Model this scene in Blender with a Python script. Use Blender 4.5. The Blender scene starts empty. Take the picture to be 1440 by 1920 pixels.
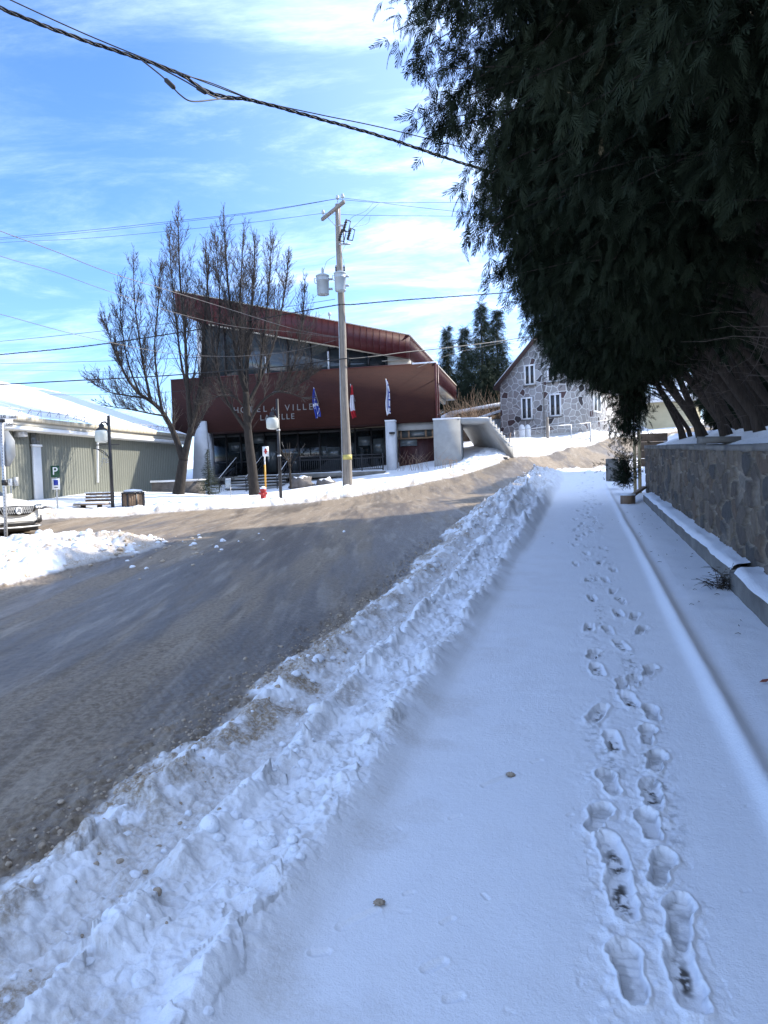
import bpy, math, random
import numpy as np
from mathutils import Vector, Matrix

random.seed(7); RNG = np.random.default_rng(7)
S = bpy.context.scene
COL = S.collection
R = math.radians

# ------------------------------------------------------------------ camera
FPX = 1400.0; EYE = 1.6; PITCH = R(2.4); ROLL = .033
FW = np.array([0, math.cos(PITCH), -math.sin(PITCH)]); U0 = np.array([0, math.sin(PITCH), math.cos(PITCH)]); R0 = np.array([1., 0, 0])
UP = U0*math.cos(ROLL)+R0*math.sin(ROLL); RT = R0*math.cos(ROLL)-U0*math.sin(ROLL)
CAM = np.array([0, 0, EYE])
cd = bpy.data.cameras.new('camera'); cam = bpy.data.objects.new('camera', cd); COL.objects.link(cam)
cd.sensor_fit = 'HORIZONTAL'; cd.sensor_width = 36; cd.lens = 36*FPX/1440; cd.clip_start = .05; cd.clip_end = 3000
m = Matrix.Identity(4)
for i in range(3):
    m[i][0] = RT[i]; m[i][1] = UP[i]; m[i][2] = -FW[i]; m[i][3] = CAM[i]
cam.matrix_world = m; S.camera = cam
S.render.resolution_x = 768; S.render.resolution_y = 1024

# ------------------------------------------------------------------ light
SUN_AZ, SUN_EL = R(68), R(36)
SUNV = Vector((math.sin(SUN_AZ)*math.cos(SUN_EL), math.cos(SUN_AZ)*math.cos(SUN_EL), math.sin(SUN_EL)))
ld = bpy.data.lights.new('sun', 'SUN'); ld.energy = 2.3; ld.angle = R(.55); ld.color = (1, .93, .82)
sun = bpy.data.objects.new('sun', ld); COL.objects.link(sun); sun.rotation_euler = SUNV.to_track_quat('Z', 'Y').to_euler(); sun.location = (20, 20, 30)
W = bpy.data.worlds.new('World'); S.world = W; W.use_nodes = True
nt = W.node_tree; N = nt.nodes; L = nt.links
bg = N['Background']; bg.inputs[1].default_value = .1
sky = N.new('ShaderNodeTexSky'); sky.sky_type = 'NISHITA'; sky.sun_disc = False
sky.sun_elevation = SUN_EL; sky.sun_rotation = SUN_AZ; sky.air_density = 1.0; sky.dust_density = .25; sky.ozone_density = 3.0
tc = N.new('ShaderNodeTexCoord'); sep = N.new('ShaderNodeSeparateXYZ'); L.new(tc.outputs['Generated'], sep.inputs[0])
def wm(op, a, b=None, c=None):
    n = N.new('ShaderNodeMath'); n.operation = op
    for i, x in enumerate((a, b, c)):
        if x is None: continue
        if isinstance(x, (int, float)): n.inputs[i].default_value = x
        else: L.new(x, n.inputs[i])
    return n.outputs[0]
zz = wm('ADD', wm('MAXIMUM', sep.outputs[2], 0.0), .16)
cmb = N.new('ShaderNodeCombineXYZ'); L.new(wm('DIVIDE', sep.outputs[0], zz), cmb.inputs[0]); L.new(wm('DIVIDE', sep.outputs[1], zz), cmb.inputs[1])
def wnoise(scale, rot, detail, rough, dist, w=0.0):
    mp = N.new('ShaderNodeMapping'); mp.inputs['Rotation'].default_value = (0, 0, rot); mp.inputs['Scale'].default_value = scale; mp.inputs['Location'].default_value = (w, w*.7, 0)
    L.new(cmb.outputs[0], mp.inputs[0]); n = N.new('ShaderNodeTexNoise'); n.inputs['Scale'].default_value = 1; n.inputs['Detail'].default_value = detail
    n.inputs['Roughness'].default_value = rough; n.inputs['Distortion'].default_value = dist; L.new(mp.outputs[0], n.inputs[0]); return n.outputs[0]
def wramp(x, a, b):
    n = N.new('ShaderNodeMapRange'); n.interpolation_type = 'SMOOTHSTEP'; n.inputs[1].default_value = a; n.inputs[2].default_value = b; L.new(x, n.inputs[0]); return n.outputs[0]
big = wramp(wnoise((.85, .55, 1), R(25), 2, .5, .3, 3.3), .36, .66)
wisp = wramp(wnoise((1.3, 3.0, 1), R(38), 9, .68, .35, 1.7), .42, .80)
fine = wramp(wnoise((5, 9, 1), R(28), 6, .7, .8, 5.0), .3, .8)
# more high cloud towards the sun, added mostly out of view to brighten the shade
dot = N.new('ShaderNodeVectorMath'); dot.operation = 'DOT_PRODUCT'; L.new(tc.outputs['Generated'], dot.inputs[0]); dot.inputs[1].default_value = tuple(SUNV)
near = wramp(dot.outputs['Value'], .30, .95)
cov = wm('MULTIPLY', wm('MULTIPLY', wisp, wm('ADD', wm('MULTIPLY', fine, .5), .5)), wm('ADD', wm('MULTIPLY', big, .75), .25))
dot2 = N.new('ShaderNodeVectorMath'); dot2.operation = 'DOT_PRODUCT'; L.new(tc.outputs['Generated'], dot2.inputs[0]); dot2.inputs[1].default_value = (math.sin(R(9))*math.cos(R(17)), math.cos(R(9))*math.cos(R(17)), math.sin(R(17)))
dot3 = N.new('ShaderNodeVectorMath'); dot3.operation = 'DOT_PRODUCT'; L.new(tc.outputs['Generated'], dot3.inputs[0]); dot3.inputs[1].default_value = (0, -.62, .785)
behind = wramp(dot3.outputs['Value'], .10, .75)  # unseen cloud added behind the camera and overhead to lift the shaded snow
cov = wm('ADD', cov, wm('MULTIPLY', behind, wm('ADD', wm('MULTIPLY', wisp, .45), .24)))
veil = wramp(dot2.outputs['Value'], .88, 1.0)
cov = wm('ADD', cov, wm('MULTIPLY', veil, wm('ADD', wm('MULTIPLY', wisp, .50), .08)))
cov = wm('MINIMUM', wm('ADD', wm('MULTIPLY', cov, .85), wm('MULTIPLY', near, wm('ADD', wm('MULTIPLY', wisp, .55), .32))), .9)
hs = N.new('ShaderNodeHueSaturation'); hs.inputs['Saturation'].default_value = 1.12; L.new(sky.outputs[0], hs.inputs['Color'])
CLOUD = N.new('ShaderNodeRGB'); CLOUD.outputs[0].default_value = (4.9, 5.9, 7.4, 1)
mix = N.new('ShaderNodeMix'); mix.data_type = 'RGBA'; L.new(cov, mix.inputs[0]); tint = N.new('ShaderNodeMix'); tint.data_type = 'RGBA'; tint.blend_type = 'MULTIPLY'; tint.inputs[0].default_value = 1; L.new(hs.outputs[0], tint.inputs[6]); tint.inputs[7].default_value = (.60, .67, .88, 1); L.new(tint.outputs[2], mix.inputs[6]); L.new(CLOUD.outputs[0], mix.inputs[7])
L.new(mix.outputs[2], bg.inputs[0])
S.view_settings.view_transform = 'Standard'; S.view_settings.look = 'None'; S.view_settings.exposure = 2.0; S.view_settings.gamma = 1
S.cycles.max_bounces = 6; S.cycles.diffuse_bounces = 3; S.cycles.glossy_bounces = 3; S.cycles.transparent_max_bounces = 8
S.cycles.use_adaptive_sampling = True

# ------------------------------------------------------------------ helpers
def ray(px, py): return FW+RT*(px-720)/FPX+UP*(960-py)/FPX
def P(px, py, D):
    d = ray(px, py); return CAM+d*(D/d[1])
AZ = R(15); DU = np.array([math.sin(AZ), math.cos(AZ)]); DV = np.array([math.cos(AZ), -math.sin(AZ)])
def xy(u, v): return np.array([DU[0]*u+DV[0]*v, DU[1]*u+DV[1]*v])
def touv(x, y): return x*DU[0]+y*DU[1], x*DV[0]+y*DV[1]

def tag(o, label=None, cat=None, group=None, kind=None):
    if label: o['label'] = label
    if cat: o['category'] = cat
    if group: o['group'] = group
    if kind: o['kind'] = kind
    return o
def thing(name, label, cat, loc=(0, 0, 0), rz=0, group=None):
    o = bpy.data.objects.new(name, None); COL.objects.link(o); o.location = [float(c) for c in loc]; o.rotation_euler = (0, 0, rz); o.empty_display_size = .2
    return tag(o, label, cat, group)
def np_mesh(name, V, F, mat=None, parent=None, smooth=False, link=True):
    """V (n,3), F list of index lists or int array"""
    me = bpy.data.meshes.new(name); V = np.asarray(V, dtype=np.float32)
    if isinstance(F, np.ndarray):
        k = F.shape[1]; nf = len(F); loops = F.ravel(); starts = np.arange(nf)*k
    else:
        nf = len(F); lens = np.array([len(f) for f in F]); loops = np.fromiter((i for f in F for i in f), dtype=np.int32); starts = np.concatenate([[0], np.cumsum(lens)[:-1]])
    me.vertices.add(len(V)); me.vertices.foreach_set('co', V.ravel())
    me.loops.add(len(loops)); me.loops.foreach_set('vertex_index', loops.astype(np.int32))
    me.polygons.add(nf); me.polygons.foreach_set('loop_start', starts.astype(np.int32))
    if smooth: me.polygons.foreach_set('use_smooth', np.ones(nf, dtype=bool))
    me.update(calc_edges=True); me.validate()
    if mat: me.materials.append(mat)
    o = bpy.data.objects.new(name, me)
    if link: COL.objects.link(o)
    if parent: o.parent = parent
    return o
class MB:
    def __init__(s): s.v = []; s.f = []
    def add(s, V, F):
        b = len(s.v); s.v.extend([tuple(map(float, p)) for p in V]); s.f.extend([[i+b for i in f] for f in F]); return s
    def box(s, c, d, Rm=None):
        V = np.array([[x, y, z] for x in (-.5, .5) for y in (-.5, .5) for z in (-.5, .5)])*np.array(d)
        if Rm is not None: V = V @ np.asarray(Rm).T
        return s.add(V+np.array(c), [[0, 1, 3, 2], [4, 6, 7, 5], [0, 4, 5, 1], [2, 3, 7, 6], [0, 2, 6, 4], [1, 5, 7, 3]])
    def box2(s, a, b):
        a = np.array(a, float); b = np.array(b, float); return s.box((a+b)/2, np.abs(b-a))
    def prism(s, poly, y0, y1):          # polygon in x,z, pushed along y
        n = len(poly); V = [(x, y0, z) for x, z in poly]+[(x, y1, z) for x, z in poly]
        return s.add(V, [list(range(n)), list(range(2*n-1, n-1, -1))]+[[i, i+n, (i+1) % n+n, (i+1) % n] for i in range(n)])
    def slab(s, poly, z0, z1):           # polygon in x,y
        n = len(poly); V = [(x, y, z0) for x, y in poly]+[(x, y, z1) for x, y in poly]
        return s.add(V, [list(range(n)), list(range(2*n-1, n-1, -1))]+[[i, i+n, (i+1) % n+n, (i+1) % n] for i in range(n)])
    def tube(s, pts, rads, n=6, cap=True):
        pts = [np.array(p, float) for p in pts]; k = len(pts)
        if not hasattr(rads, '__len__'): rads = [rads]*k
        V = []; ref = None
        for i in range(k):
            t = pts[min(i+1, k-1)]-pts[max(i-1, 0)]; t = t/(np.linalg.norm(t)+1e-9)
            if ref is None: ref = np.array([1., 0, 0]) if abs(t[0]) < .8 else np.array([0, 1., 0])
            a = ref-t*(ref@t); a /= np.linalg.norm(a)+1e-9; ref = a; b = np.cross(t, a)
            for j in range(n):
                w = 2*math.pi*j/n; V.append(pts[i]+(a*math.cos(w)+b*math.sin(w))*rads[i])
        F = [[i*n+j, i*n+(j+1) % n, (i+1)*n+(j+1) % n, (i+1)*n+j] for i in range(k-1) for j in range(n)]
        if cap and n > 2: F += [list(range(n-1, -1, -1)), list(range((k-1)*n, k*n))]
        return s.add(V, F)
    def cyl(s, a, b, r, r2=None, n=12): return s.tube([a, b], [r, r if r2 is None else r2], n)
    def lathe(s, prof, n=16, c=(0, 0, 0)):
        V = [(c[0]+r*math.cos(2*math.pi*j/n), c[1]+r*math.sin(2*math.pi*j/n), c[2]+z) for r, z in prof for j in range(n)]; k = len(prof)
        return s.add(V, [[i*n+j, i*n+(j+1) % n, (i+1)*n+(j+1) % n, (i+1)*n+j] for i in range(k-1) for j in range(n)]+[list(range(n-1, -1, -1)), list(range((k-1)*n, k*n))])
    def build(s, name, mat, parent=None, world=False, dz=0, smooth=False):
        V = np.array(s.v)
        if parent is not None and world: V = V-np.array(parent.location)
        V = V+np.array([0, 0, dz])
        return np_mesh(name, V, s.f, mat, parent, smooth)
def rotz(a): return np.array([[math.cos(a), -math.sin(a), 0], [math.sin(a), math.cos(a), 0], [0, 0, 1]])
def text_part(name, s, size, mat, parent, M, ext=.01, align='CENTER'):
    cu = bpy.data.curves.new('t', 'FONT'); cu.body = s; cu.size = size; cu.extrude = ext; cu.align_x = align
    t = bpy.data.objects.new('t', cu); COL.objects.link(t)
    me = bpy.data.meshes.new_from_object(t.evaluated_get(bpy.context.evaluated_depsgraph_get())); bpy.data.objects.remove(t)
    me.name = name; me.materials.clear(); me.materials.append(mat)
    me.transform(M); o = bpy.data.objects.new(name, me); COL.objects.link(o); o.parent = parent; return o

# ------------------------------------------------------------------ materials
def M(name, col, var=.25, scale=3.0, rough=.7, bump=0.0, bscale=40.0, metal=0.0, spec=.4, stretch=(1, 1, 1), col2=None, snow=0.0, detail=5):
    mt = bpy.data.materials.new(name); mt.use_nodes = True; t = mt.node_tree; b = t.nodes['Principled BSDF']; l = t.links
    geo = t.nodes.new('ShaderNodeTexCoord'); mp = t.nodes.new('ShaderNodeMapping'); mp.inputs['Scale'].default_value = stretch; l.new(geo.outputs['Object'], mp.inputs[0])
    n = t.nodes.new('ShaderNodeTexNoise'); n.inputs['Scale'].default_value = scale; n.inputs['Detail'].default_value = detail; n.inputs['Roughness'].default_value = .62; l.new(mp.outputs[0], n.inputs[0])
    cr = t.nodes.new('ShaderNodeValToRGB'); l.new(n.outputs[0], cr.inputs[0])
    c2 = col2 or tuple(min(1, c*(1+var)) for c in col); c1 = col if col2 else tuple(c*(1-var) for c in col)
    cr.color_ramp.elements[0].position = .3; cr.color_ramp.elements[1].position = .7
    cr.color_ramp.elements[0].color = (*c1, 1); cr.color_ramp.elements[1].color = (*c2, 1)
    out = cr.outputs[0]
    if snow > 0:
        g = t.nodes.new('ShaderNodeNewGeometry'); sp = t.nodes.new('ShaderNodeSeparateXYZ'); l.new(g.outputs['Normal'], sp.inputs[0])
        n2 = t.nodes.new('ShaderNodeTexNoise'); n2.inputs['Scale'].default_value = 1.3; n2.inputs['Detail'].default_value = 3; l.new(geo.outputs['Object'], n2.inputs[0])
        ad = t.nodes.new('ShaderNodeMath'); ad.operation = 'ADD'; l.new(sp.outputs[2], ad.inputs[0]); l.new(n2.outputs[0], ad.inputs[1])
        mr = t.nodes.new('ShaderNodeMapRange'); mr.inputs[1].default_value = 1.5-snow; mr.inputs[2].default_value = 1.62-snow; l.new(ad.outputs[0], mr.inputs[0])
        mx = t.nodes.new('ShaderNodeMix'); mx.data_type = 'RGBA'; l.new(mr.outputs[0], mx.inputs[0]); l.new(out, mx.inputs[6]); mx.inputs[7].default_value = (.82, .84, .88, 1); out = mx.outputs[2]
    l.new(out, b.inputs['Base Color']); b.inputs['Roughness'].default_value = rough; b.inputs['Metallic'].default_value = metal; b.inputs['Specular IOR Level'].default_value = spec
    if bump > 0:
        nb = t.nodes.new('ShaderNodeTexNoise'); nb.inputs['Scale'].default_value = bscale; nb.inputs['Detail'].default_value = 4; l.new(mp.outputs[0], nb.inputs[0])
        bp = t.nodes.new('ShaderNodeBump'); bp.inputs['Strength'].default_value = bump; bp.inputs['Distance'].default_value = .02; l.new(nb.outputs[0], bp.inputs['Height']); l.new(bp.outputs[0], b.inputs['Normal'])
    return mt
MT = {}
MT['snow'] = M('snow_cover', (.80, .82, .86), .04, 6, .65, .5, 60, spec=.25)
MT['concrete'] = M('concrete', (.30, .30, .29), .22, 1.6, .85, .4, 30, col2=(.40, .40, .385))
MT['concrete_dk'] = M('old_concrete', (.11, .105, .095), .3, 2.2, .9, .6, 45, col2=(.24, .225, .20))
MT['letter'] = M('dull_letter', (.19, .185, .18), .12, 3, .7)
MT['white'] = M('white_paint', (.74, .75, .76), .06, 2, .55)
MT['pier'] = M('painted_concrete', (.45, .47, .50), .1, 2, .7, .3, 20, col2=(.58, .59, .61))
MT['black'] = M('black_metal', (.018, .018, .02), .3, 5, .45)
MT['grey_metal'] = M('grey_metal', (.34, .36, .37), .1, 6, .42, metal=.7)
MT['galv'] = M('galvanised', (.42, .43, .44), .15, 9, .45, metal=.5)
MT['can'] = M('grey_can', (.36, .40, .42), .08, 4, .42)
MT['glass'] = M('dark_glass', (.012, .016, .018), .5, .8, .04, spec=.7)
MT['glass_pale'] = M('pale_glass', (.10, .115, .12), .5, .35, .06, spec=.8, col2=(.035, .045, .05))
MT['glass_mid'] = M('clerestory_glass', (.028, .036, .04), .5, .35, .08, spec=.6, col2=(.055, .065, .07))
MT['red_metal'] = M('red_metal', (.062, .0105, .012), .18, .8, .42, col2=(.088, .015, .0155))
MT['dark_red'] = M('dark_red_board', (.045, .014, .014), .3, 2, .5)
MT['frame_dk'] = M('dark_frame', (.022, .022, .024), .2, 3, .5)
MT['cream'] = M('cream_board', (.55, .52, .45), .08, 2, .7)
MT['pole_wood'] = M('weathered_pole', (.17, .145, .12), .3, 5, .85, .6, 30, stretch=(6, 6, .5), col2=(.30, .265, .225))
MT['new_wood'] = M('pale_wood', (.46, .34, .18), .2, 5, .75, .3, 30, stretch=(5, 5, .6), col2=(.58, .46, .27))
MT['brown_wood'] = M('brown_wood', (.16, .10, .06), .25, 4, .7, .3, 30, stretch=(6, 6, .6), col2=(.24, .16, .10))
MT['bark'] = M('bark', (.016, .013, .011), .4, 6, .95, .9, 25, stretch=(3, 3, .8), col2=(.042, .035, .03), snow=.10)
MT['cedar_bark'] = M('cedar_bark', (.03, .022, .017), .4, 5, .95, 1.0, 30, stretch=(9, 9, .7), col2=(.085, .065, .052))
MT['twig'] = M('twig_bark', (.048, .041, .037), .3, 8, .9)
MT['tan'] = M('dry_twig', (.24, .17, .12), .3, 8, .9)
MT['rubber'] = M('rubber', (.02, .02, .02), .2, 8, .8)
MT['stone_dk'] = M('dark_stone', (.09, .08, .075), .3, 3, .85, .8, 20, col2=(.2, .18, .165), snow=.25)
MT['red_paint'] = M('red_paint', (.36, .025, .025), .15, 6, .45)
MT['yellow'] = M('yellow_paint', (.62, .33, .05), .12, 6, .5)
MT['wire'] = M('wire_cover', (.012, .012, .013), .2, 5, .55)
MT['wire_lit'] = M('sunlit_wire', (.12, .11, .105), .1, 5, .4, metal=.3)  # paler copy of the wire, sunlight put into its colour
MT['green'] = M('sign_green', (.008, .06, .03), .08, 5, .45)
MT['blue'] = M('sign_blue', (.02, .04, .30), .08, 5, .45)
MT['sign_white'] = M('sign_white', (.72, .73, .74), .04, 5, .45)
MT['sign_back'] = M('sign_back', (.34, .35, .35), .08, 4, .45, metal=.4)
MT['ink'] = M('sign_ink', (.03, .03, .035), .1, 5, .6)
MT['litter'] = M('dark_litter', (.05, .04, .03), .4, 6, .9)
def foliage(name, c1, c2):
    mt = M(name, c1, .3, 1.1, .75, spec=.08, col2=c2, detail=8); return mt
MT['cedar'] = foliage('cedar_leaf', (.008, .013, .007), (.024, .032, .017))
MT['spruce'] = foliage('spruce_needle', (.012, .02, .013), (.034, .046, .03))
def brick_mat():
    mt = bpy.data.materials.new('red_brick'); mt.use_nodes = True; t = mt.node_tree; b = t.nodes['Principled BSDF']; l = t.links
    tc = t.nodes.new('ShaderNodeTexCoord'); mp = t.nodes.new('ShaderNodeMapping'); mp.inputs['Rotation'].default_value = (R(90), 0, 0); l.new(tc.outputs['Object'], mp.inputs[0])
    br = t.nodes.new('ShaderNodeTexBrick'); br.inputs['Scale'].default_value = 4; br.inputs['Brick Width'].default_value = .85; br.inputs['Row Height'].default_value = .29; br.inputs['Mortar Size'].default_value = .016
    br.inputs['Color1'].default_value = (.046, .0145, .0105, 1); br.inputs['Color2'].default_value = (.038, .012, .0095, 1); br.inputs['Mortar'].default_value = (.05, .022, .02, 1); l.new(mp.outputs[0], br.inputs[0])
    n = t.nodes.new('ShaderNodeTexNoise'); n.inputs['Scale'].default_value = .7; n.inputs['Detail'].default_value = 7; l.new(tc.outputs['Object'], n.inputs[0])
    mr = t.nodes.new('ShaderNodeMapRange'); mr.inputs[3].default_value = .72; mr.inputs[4].default_value = 1.28; l.new(n.outputs[0], mr.inputs[0])
    mx = t.nodes.new('ShaderNodeVectorMath'); mx.operation = 'SCALE'; l.new(br.outputs[0], mx.inputs[0]); l.new(mr.outputs[0], mx.inputs['Scale']); l.new(mx.outputs[0], b.inputs['Base Color'])
    b.inputs['Roughness'].default_value = .85; b.inputs['Specular IOR Level'].default_value = .25; return mt
MT['brick'] = brick_mat()
def stone_house_mat():
    mt = bpy.data.materials.new('field_stone'); mt.use_nodes = True; t = mt.node_tree; b = t.nodes['Principled BSDF']; l = t.links
    tc = t.nodes.new('ShaderNodeTexCoord'); sp = t.nodes.new('ShaderNodeSeparateXYZ'); l.new(tc.outputs['Object'], sp.inputs[0])
    ad = t.nodes.new('ShaderNodeMath'); ad.operation = 'ADD'; l.new(sp.outputs[0], ad.inputs[0]); l.new(sp.outputs[1], ad.inputs[1])
    cb = t.nodes.new('ShaderNodeCombineXYZ'); l.new(ad.outputs[0], cb.inputs[0]); l.new(sp.outputs[2], cb.inputs[1])
    nz = t.nodes.new('ShaderNodeTexNoise'); nz.inputs['Scale'].default_value = 1.1; l.new(cb.outputs[0], nz.inputs[0])
    w = t.nodes.new('ShaderNodeVectorMath'); w.operation = 'MULTIPLY_ADD'; w.inputs[1].default_value = (.35, .35, 0); l.new(nz.outputs['Color'], w.inputs[0]); l.new(cb.outputs[0], w.inputs[2])
    v1 = t.nodes.new('ShaderNodeTexVoronoi'); v1.voronoi_dimensions = '2D'; v1.feature = 'DISTANCE_TO_EDGE'; v1.inputs['Scale'].default_value = 2.4; v1.inputs['Randomness'].default_value = .85; l.new(w.outputs[0], v1.inputs[0])
    v2 = t.nodes.new('ShaderNodeTexVoronoi'); v2.voronoi_dimensions = '2D'; v2.inputs['Scale'].default_value = 2.4; v2.inputs['Randomness'].default_value = .85; l.new(w.outputs[0], v2.inputs[0])
    hs = t.nodes.new('ShaderNodeSeparateColor'); l.new(v2.outputs['Color'], hs.inputs[0])
    cr = t.nodes.new('ShaderNodeValToRGB'); cr.color_ramp.interpolation = 'CONSTANT'; e = cr.color_ramp.elements
    e[0].position = 0; e[0].color = (.30, .285, .27, 1); e[1].position = .3; e[1].color = (.37, .35, .33, 1)
    for p, c in ((.5, (.32, .30, .285, 1)), (.68, (.25, .225, .215, 1)), (.8, (.30, .28, .27, 1)), (.87, (.085, .05, .048, 1)), (.95, (.06, .05, .05, 1))):
        q = e.new(p); q.color = c
    l.new(hs.outputs[0], cr.inputs[0])
    mr = t.nodes.new('ShaderNodeMapRange'); mr.inputs[1].default_value = .05; mr.inputs[2].default_value = .08; l.new(v1.outputs['Distance'], mr.inputs[0])
    n2 = t.nodes.new('ShaderNodeTexNoise'); n2.inputs['Scale'].default_value = 9; n2.inputs['Detail'].default_value = 6; l.new(tc.outputs['Object'], n2.inputs[0])
    m2 = t.nodes.new('ShaderNodeMapRange'); m2.inputs[3].default_value = .7; m2.inputs[4].default_value = 1.3; l.new(n2.outputs[0], m2.inputs[0])
    mx = t.nodes.new('ShaderNodeMix'); mx.data_type = 'RGBA'; l.new(mr.outputs[0], mx.inputs[0]); mx.inputs[6].default_value = (.62, .61, .59, 1); l.new(cr.outputs[0], mx.inputs[7])
    vs = t.nodes.new('ShaderNodeVectorMath'); vs.operation = 'SCALE'; l.new(mx.outputs[2], vs.inputs[0]); l.new(m2.outputs[0], vs.inputs['Scale']); l.new(vs.outputs[0], b.inputs['Base Color'])
    bp = t.nodes.new('ShaderNodeBump'); bp.inputs['Strength'].default_value = .7; bp.inputs['Distance'].default_value = .06; l.new(mr.outputs[0], bp.inputs['Height']); l.new(bp.outputs[0], b.inputs['Normal'])
    b.inputs['Roughness'].default_value = .85; return mt
MT['field_stone'] = stone_house_mat()

# ------------------------------------------------------------------ ground
def hsh(ix, iy, seed):
    h = (ix.astype(np.int64)*374761393+iy.astype(np.int64)*668265263+seed*974634777) & 0xFFFFFFFF
    h = ((h ^ (h >> 13))*1274126177) & 0xFFFFFFFF; h = (h ^ (h >> 16)) & 0xFFFFFF
    return h/float(0xFFFFFF)
def vn(x, y, seed=0):
    ix = np.floor(x); iy = np.floor(y); fx = x-ix; fy = y-iy; fx = fx*fx*fx*(fx*(fx*6-15)+10); fy = fy*fy*fy*(fy*(fy*6-15)+10)
    a = hsh(ix, iy, seed); b = hsh(ix+1, iy, seed); c = hsh(ix, iy+1, seed); d = hsh(ix+1, iy+1, seed)
    return (a+(b-a)*fx)*(1-fy)+(c+(d-c)*fx)*fy
def fbm(x, y, seed=0, o=4, g=.5):
    s = 0; a = 1; t = 0
    for k in range(o): s = s+a*vn(x*2**k+k*17.3, y*2**k-k*9.1, seed+k); t += a; a *= g
    return s/t
def blobs(x, y, cell, seed, prob=.6, rmin=.25, rmax=.55):
    ix = np.floor(x/cell); iy = np.floor(y/cell); out = np.zeros_like(x)
    for dx in (-1, 0, 1):
        for dy in (-1, 0, 1):
            cx = ix+dx; cy = iy+dy; px = (cx+hsh(cx, cy, seed))*cell; py = (cy+hsh(cx, cy, seed+1))*cell
            r = (rmin+(rmax-rmin)*hsh(cx, cy, seed+2))*cell; on = hsh(cx, cy, seed+3) < prob
            out = np.maximum(out, np.where(on, np.sqrt(np.maximum(0, r*r-(x-px)**2-(y-py)**2)), 0))
    return out
def chunks(x, y, cell, seed):
    ix = np.floor(x/cell); iy = np.floor(y/cell); best = np.full(x.shape, 1e9); out = np.zeros_like(x)
    for dx in (-1, 0, 1):
        for dy in (-1, 0, 1):
            cx = ix+dx; cy = iy+dy; px = (cx+hsh(cx, cy, seed))*cell; py = (cy+hsh(cx, cy, seed+1))*cell; d = (x-px)**2+(y-py)**2
            h = (hsh(cx, cy, seed+2)-.5)*1.6+((hsh(cx, cy, seed+3)-.5)*(x-px)+(hsh(cx, cy, seed+4)-.5)*(y-py))*1.5/cell; c = d < best; out = np.where(c, h, out); best = np.minimum(best, d)
    return out
def ss(a, b, x):
    t = np.clip((x-a)/(b-a), 0, 1); return t*t*(3-2*t)
ctrl = []
for u in (-25, -12, -4, 0, 4, 8, 13, 18, 24, 30):
    for v in (-2.3, .3, 3.5): ctrl.append((*xy(u, v), .041*u))
for u in (-15, -5, 2, 8): ctrl.append((*xy(u, -8.5), .041*u-.09)); ctrl.append((*xy(u, -20), .041*u-.3))
for px, py, D in [(652, 918, 31), (527, 942, 29.5), (212, 960, 27.5), (30, 1005, 20), (12, 1018, 17), (42, 944, 27.8), (282, 927, 36.5), (430, 933, 34), (735, 893, 36.5), (840, 880, 36), (965, 850, 38),
                  (500, 950, 27.5), (280, 963, 26.5), (60, 975, 24), (700, 925, 30), (860, 893, 32.5), (1000, 858, 39), (1090, 838, 45), (1175, 822, 52), (1000, 884, 33.5), (1060, 884, 37), (1145, 886, 36), (1150, 869, 41), (1150, 845, 46), (1000, 827, 50), (1100, 815, 50), (1030, 825, 45), (493, 938, 30.5), (335, 927, 31.5), (640, 905, 36)]:
    ctrl.append(tuple(P(px, py, D)))
ctrl += [(-40, 60, 2.0), (0, 75, 5.5), (40, 75, 7.5), (60, 30, 3.5), (-60, 20, 0), (30, 10, 1.2), (-20, 45, 1.5)]
ctrl = np.array(ctrl); _c2 = 9.0
def _phi(x, y): return np.sqrt((x[..., None]-ctrl[:, 0])**2+(y[..., None]-ctrl[:, 1])**2+_c2)
_n = len(ctrl); A = np.zeros((_n+3, _n+3)); A[:_n, :_n] = _phi(ctrl[:, 0], ctrl[:, 1])-np.eye(_n)*.05
A[:_n, _n] = 1; A[:_n, _n+1] = ctrl[:, 0]; A[:_n, _n+2] = ctrl[:, 1]; A[_n:, :_n] = A[:_n, _n:].T
_w = np.linalg.solve(A, np.concatenate([ctrl[:, 2], [0, 0, 0]]))
def base(x, y):
    x = np.asarray(x, float); y = np.asarray(y, float); r = np.sqrt(x*x+y*y); k = np.where(r > 80, 80/np.maximum(r, 1), 1.0); x = x*k; y = y*k; sh = x.shape
    x = x.ravel(); y = y.ravel(); out = np.empty_like(x)
    for i in range(0, len(x), 100000):
        xs = x[i:i+100000]; ys = y[i:i+100000]; out[i:i+100000] = _phi(xs, ys) @ _w[:_n]+_w[_n]+_w[_n+1]*xs+_w[_n+2]*ys
    return out.reshape(sh)
def gpt(px, py, tmax=70):
    d = ray(px, py); t = np.arange(1, tmax, .01); p = CAM+d*t[:, None]; below = p[:, 2] < base(p[:, 0], p[:, 1])
    return p[np.argmax(below)] if below.any() else p[-1]
# outline of the ploughed road in plan
NEAR = [xy(*q) for q in [(-70, -2.1), (0, -2.15), (6, -2.15), (9, -2.25), (13, -2.4), (16, -2.55), (22, -2.75), (27, -2.75), (32, -2.3), (36, -1.0), (40, .7), (44, 2.3), (48, 4.4), (54, 9), (62, 18), (80, 45)]]
FAR = [np.array(q) for q in [(60, 84), (30, 66), (16.9, 52), (11.9, 45), (7.8, 39), (3.3, 32.6), (-.43, 29.8), (-4.3, 27.5), (-8.3, 26.3), (-11.3, 24), (-16, 22.3), (-30, 18), (-70, 8)]]
ISL = [np.array(q) for q in [(-70, -2), (-30, 10.5), (-14, 14.4), (-9.2, 16.1), (-6.6, 16.4), (-4.8, 15.4), (-4.3, 14.2), (-4.8, 12.3), (-5.5, 10.2)]]+[xy(0, -8.3), xy(-70, -8.3)]
ROAD = np.array(NEAR+FAR+ISL)
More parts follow.
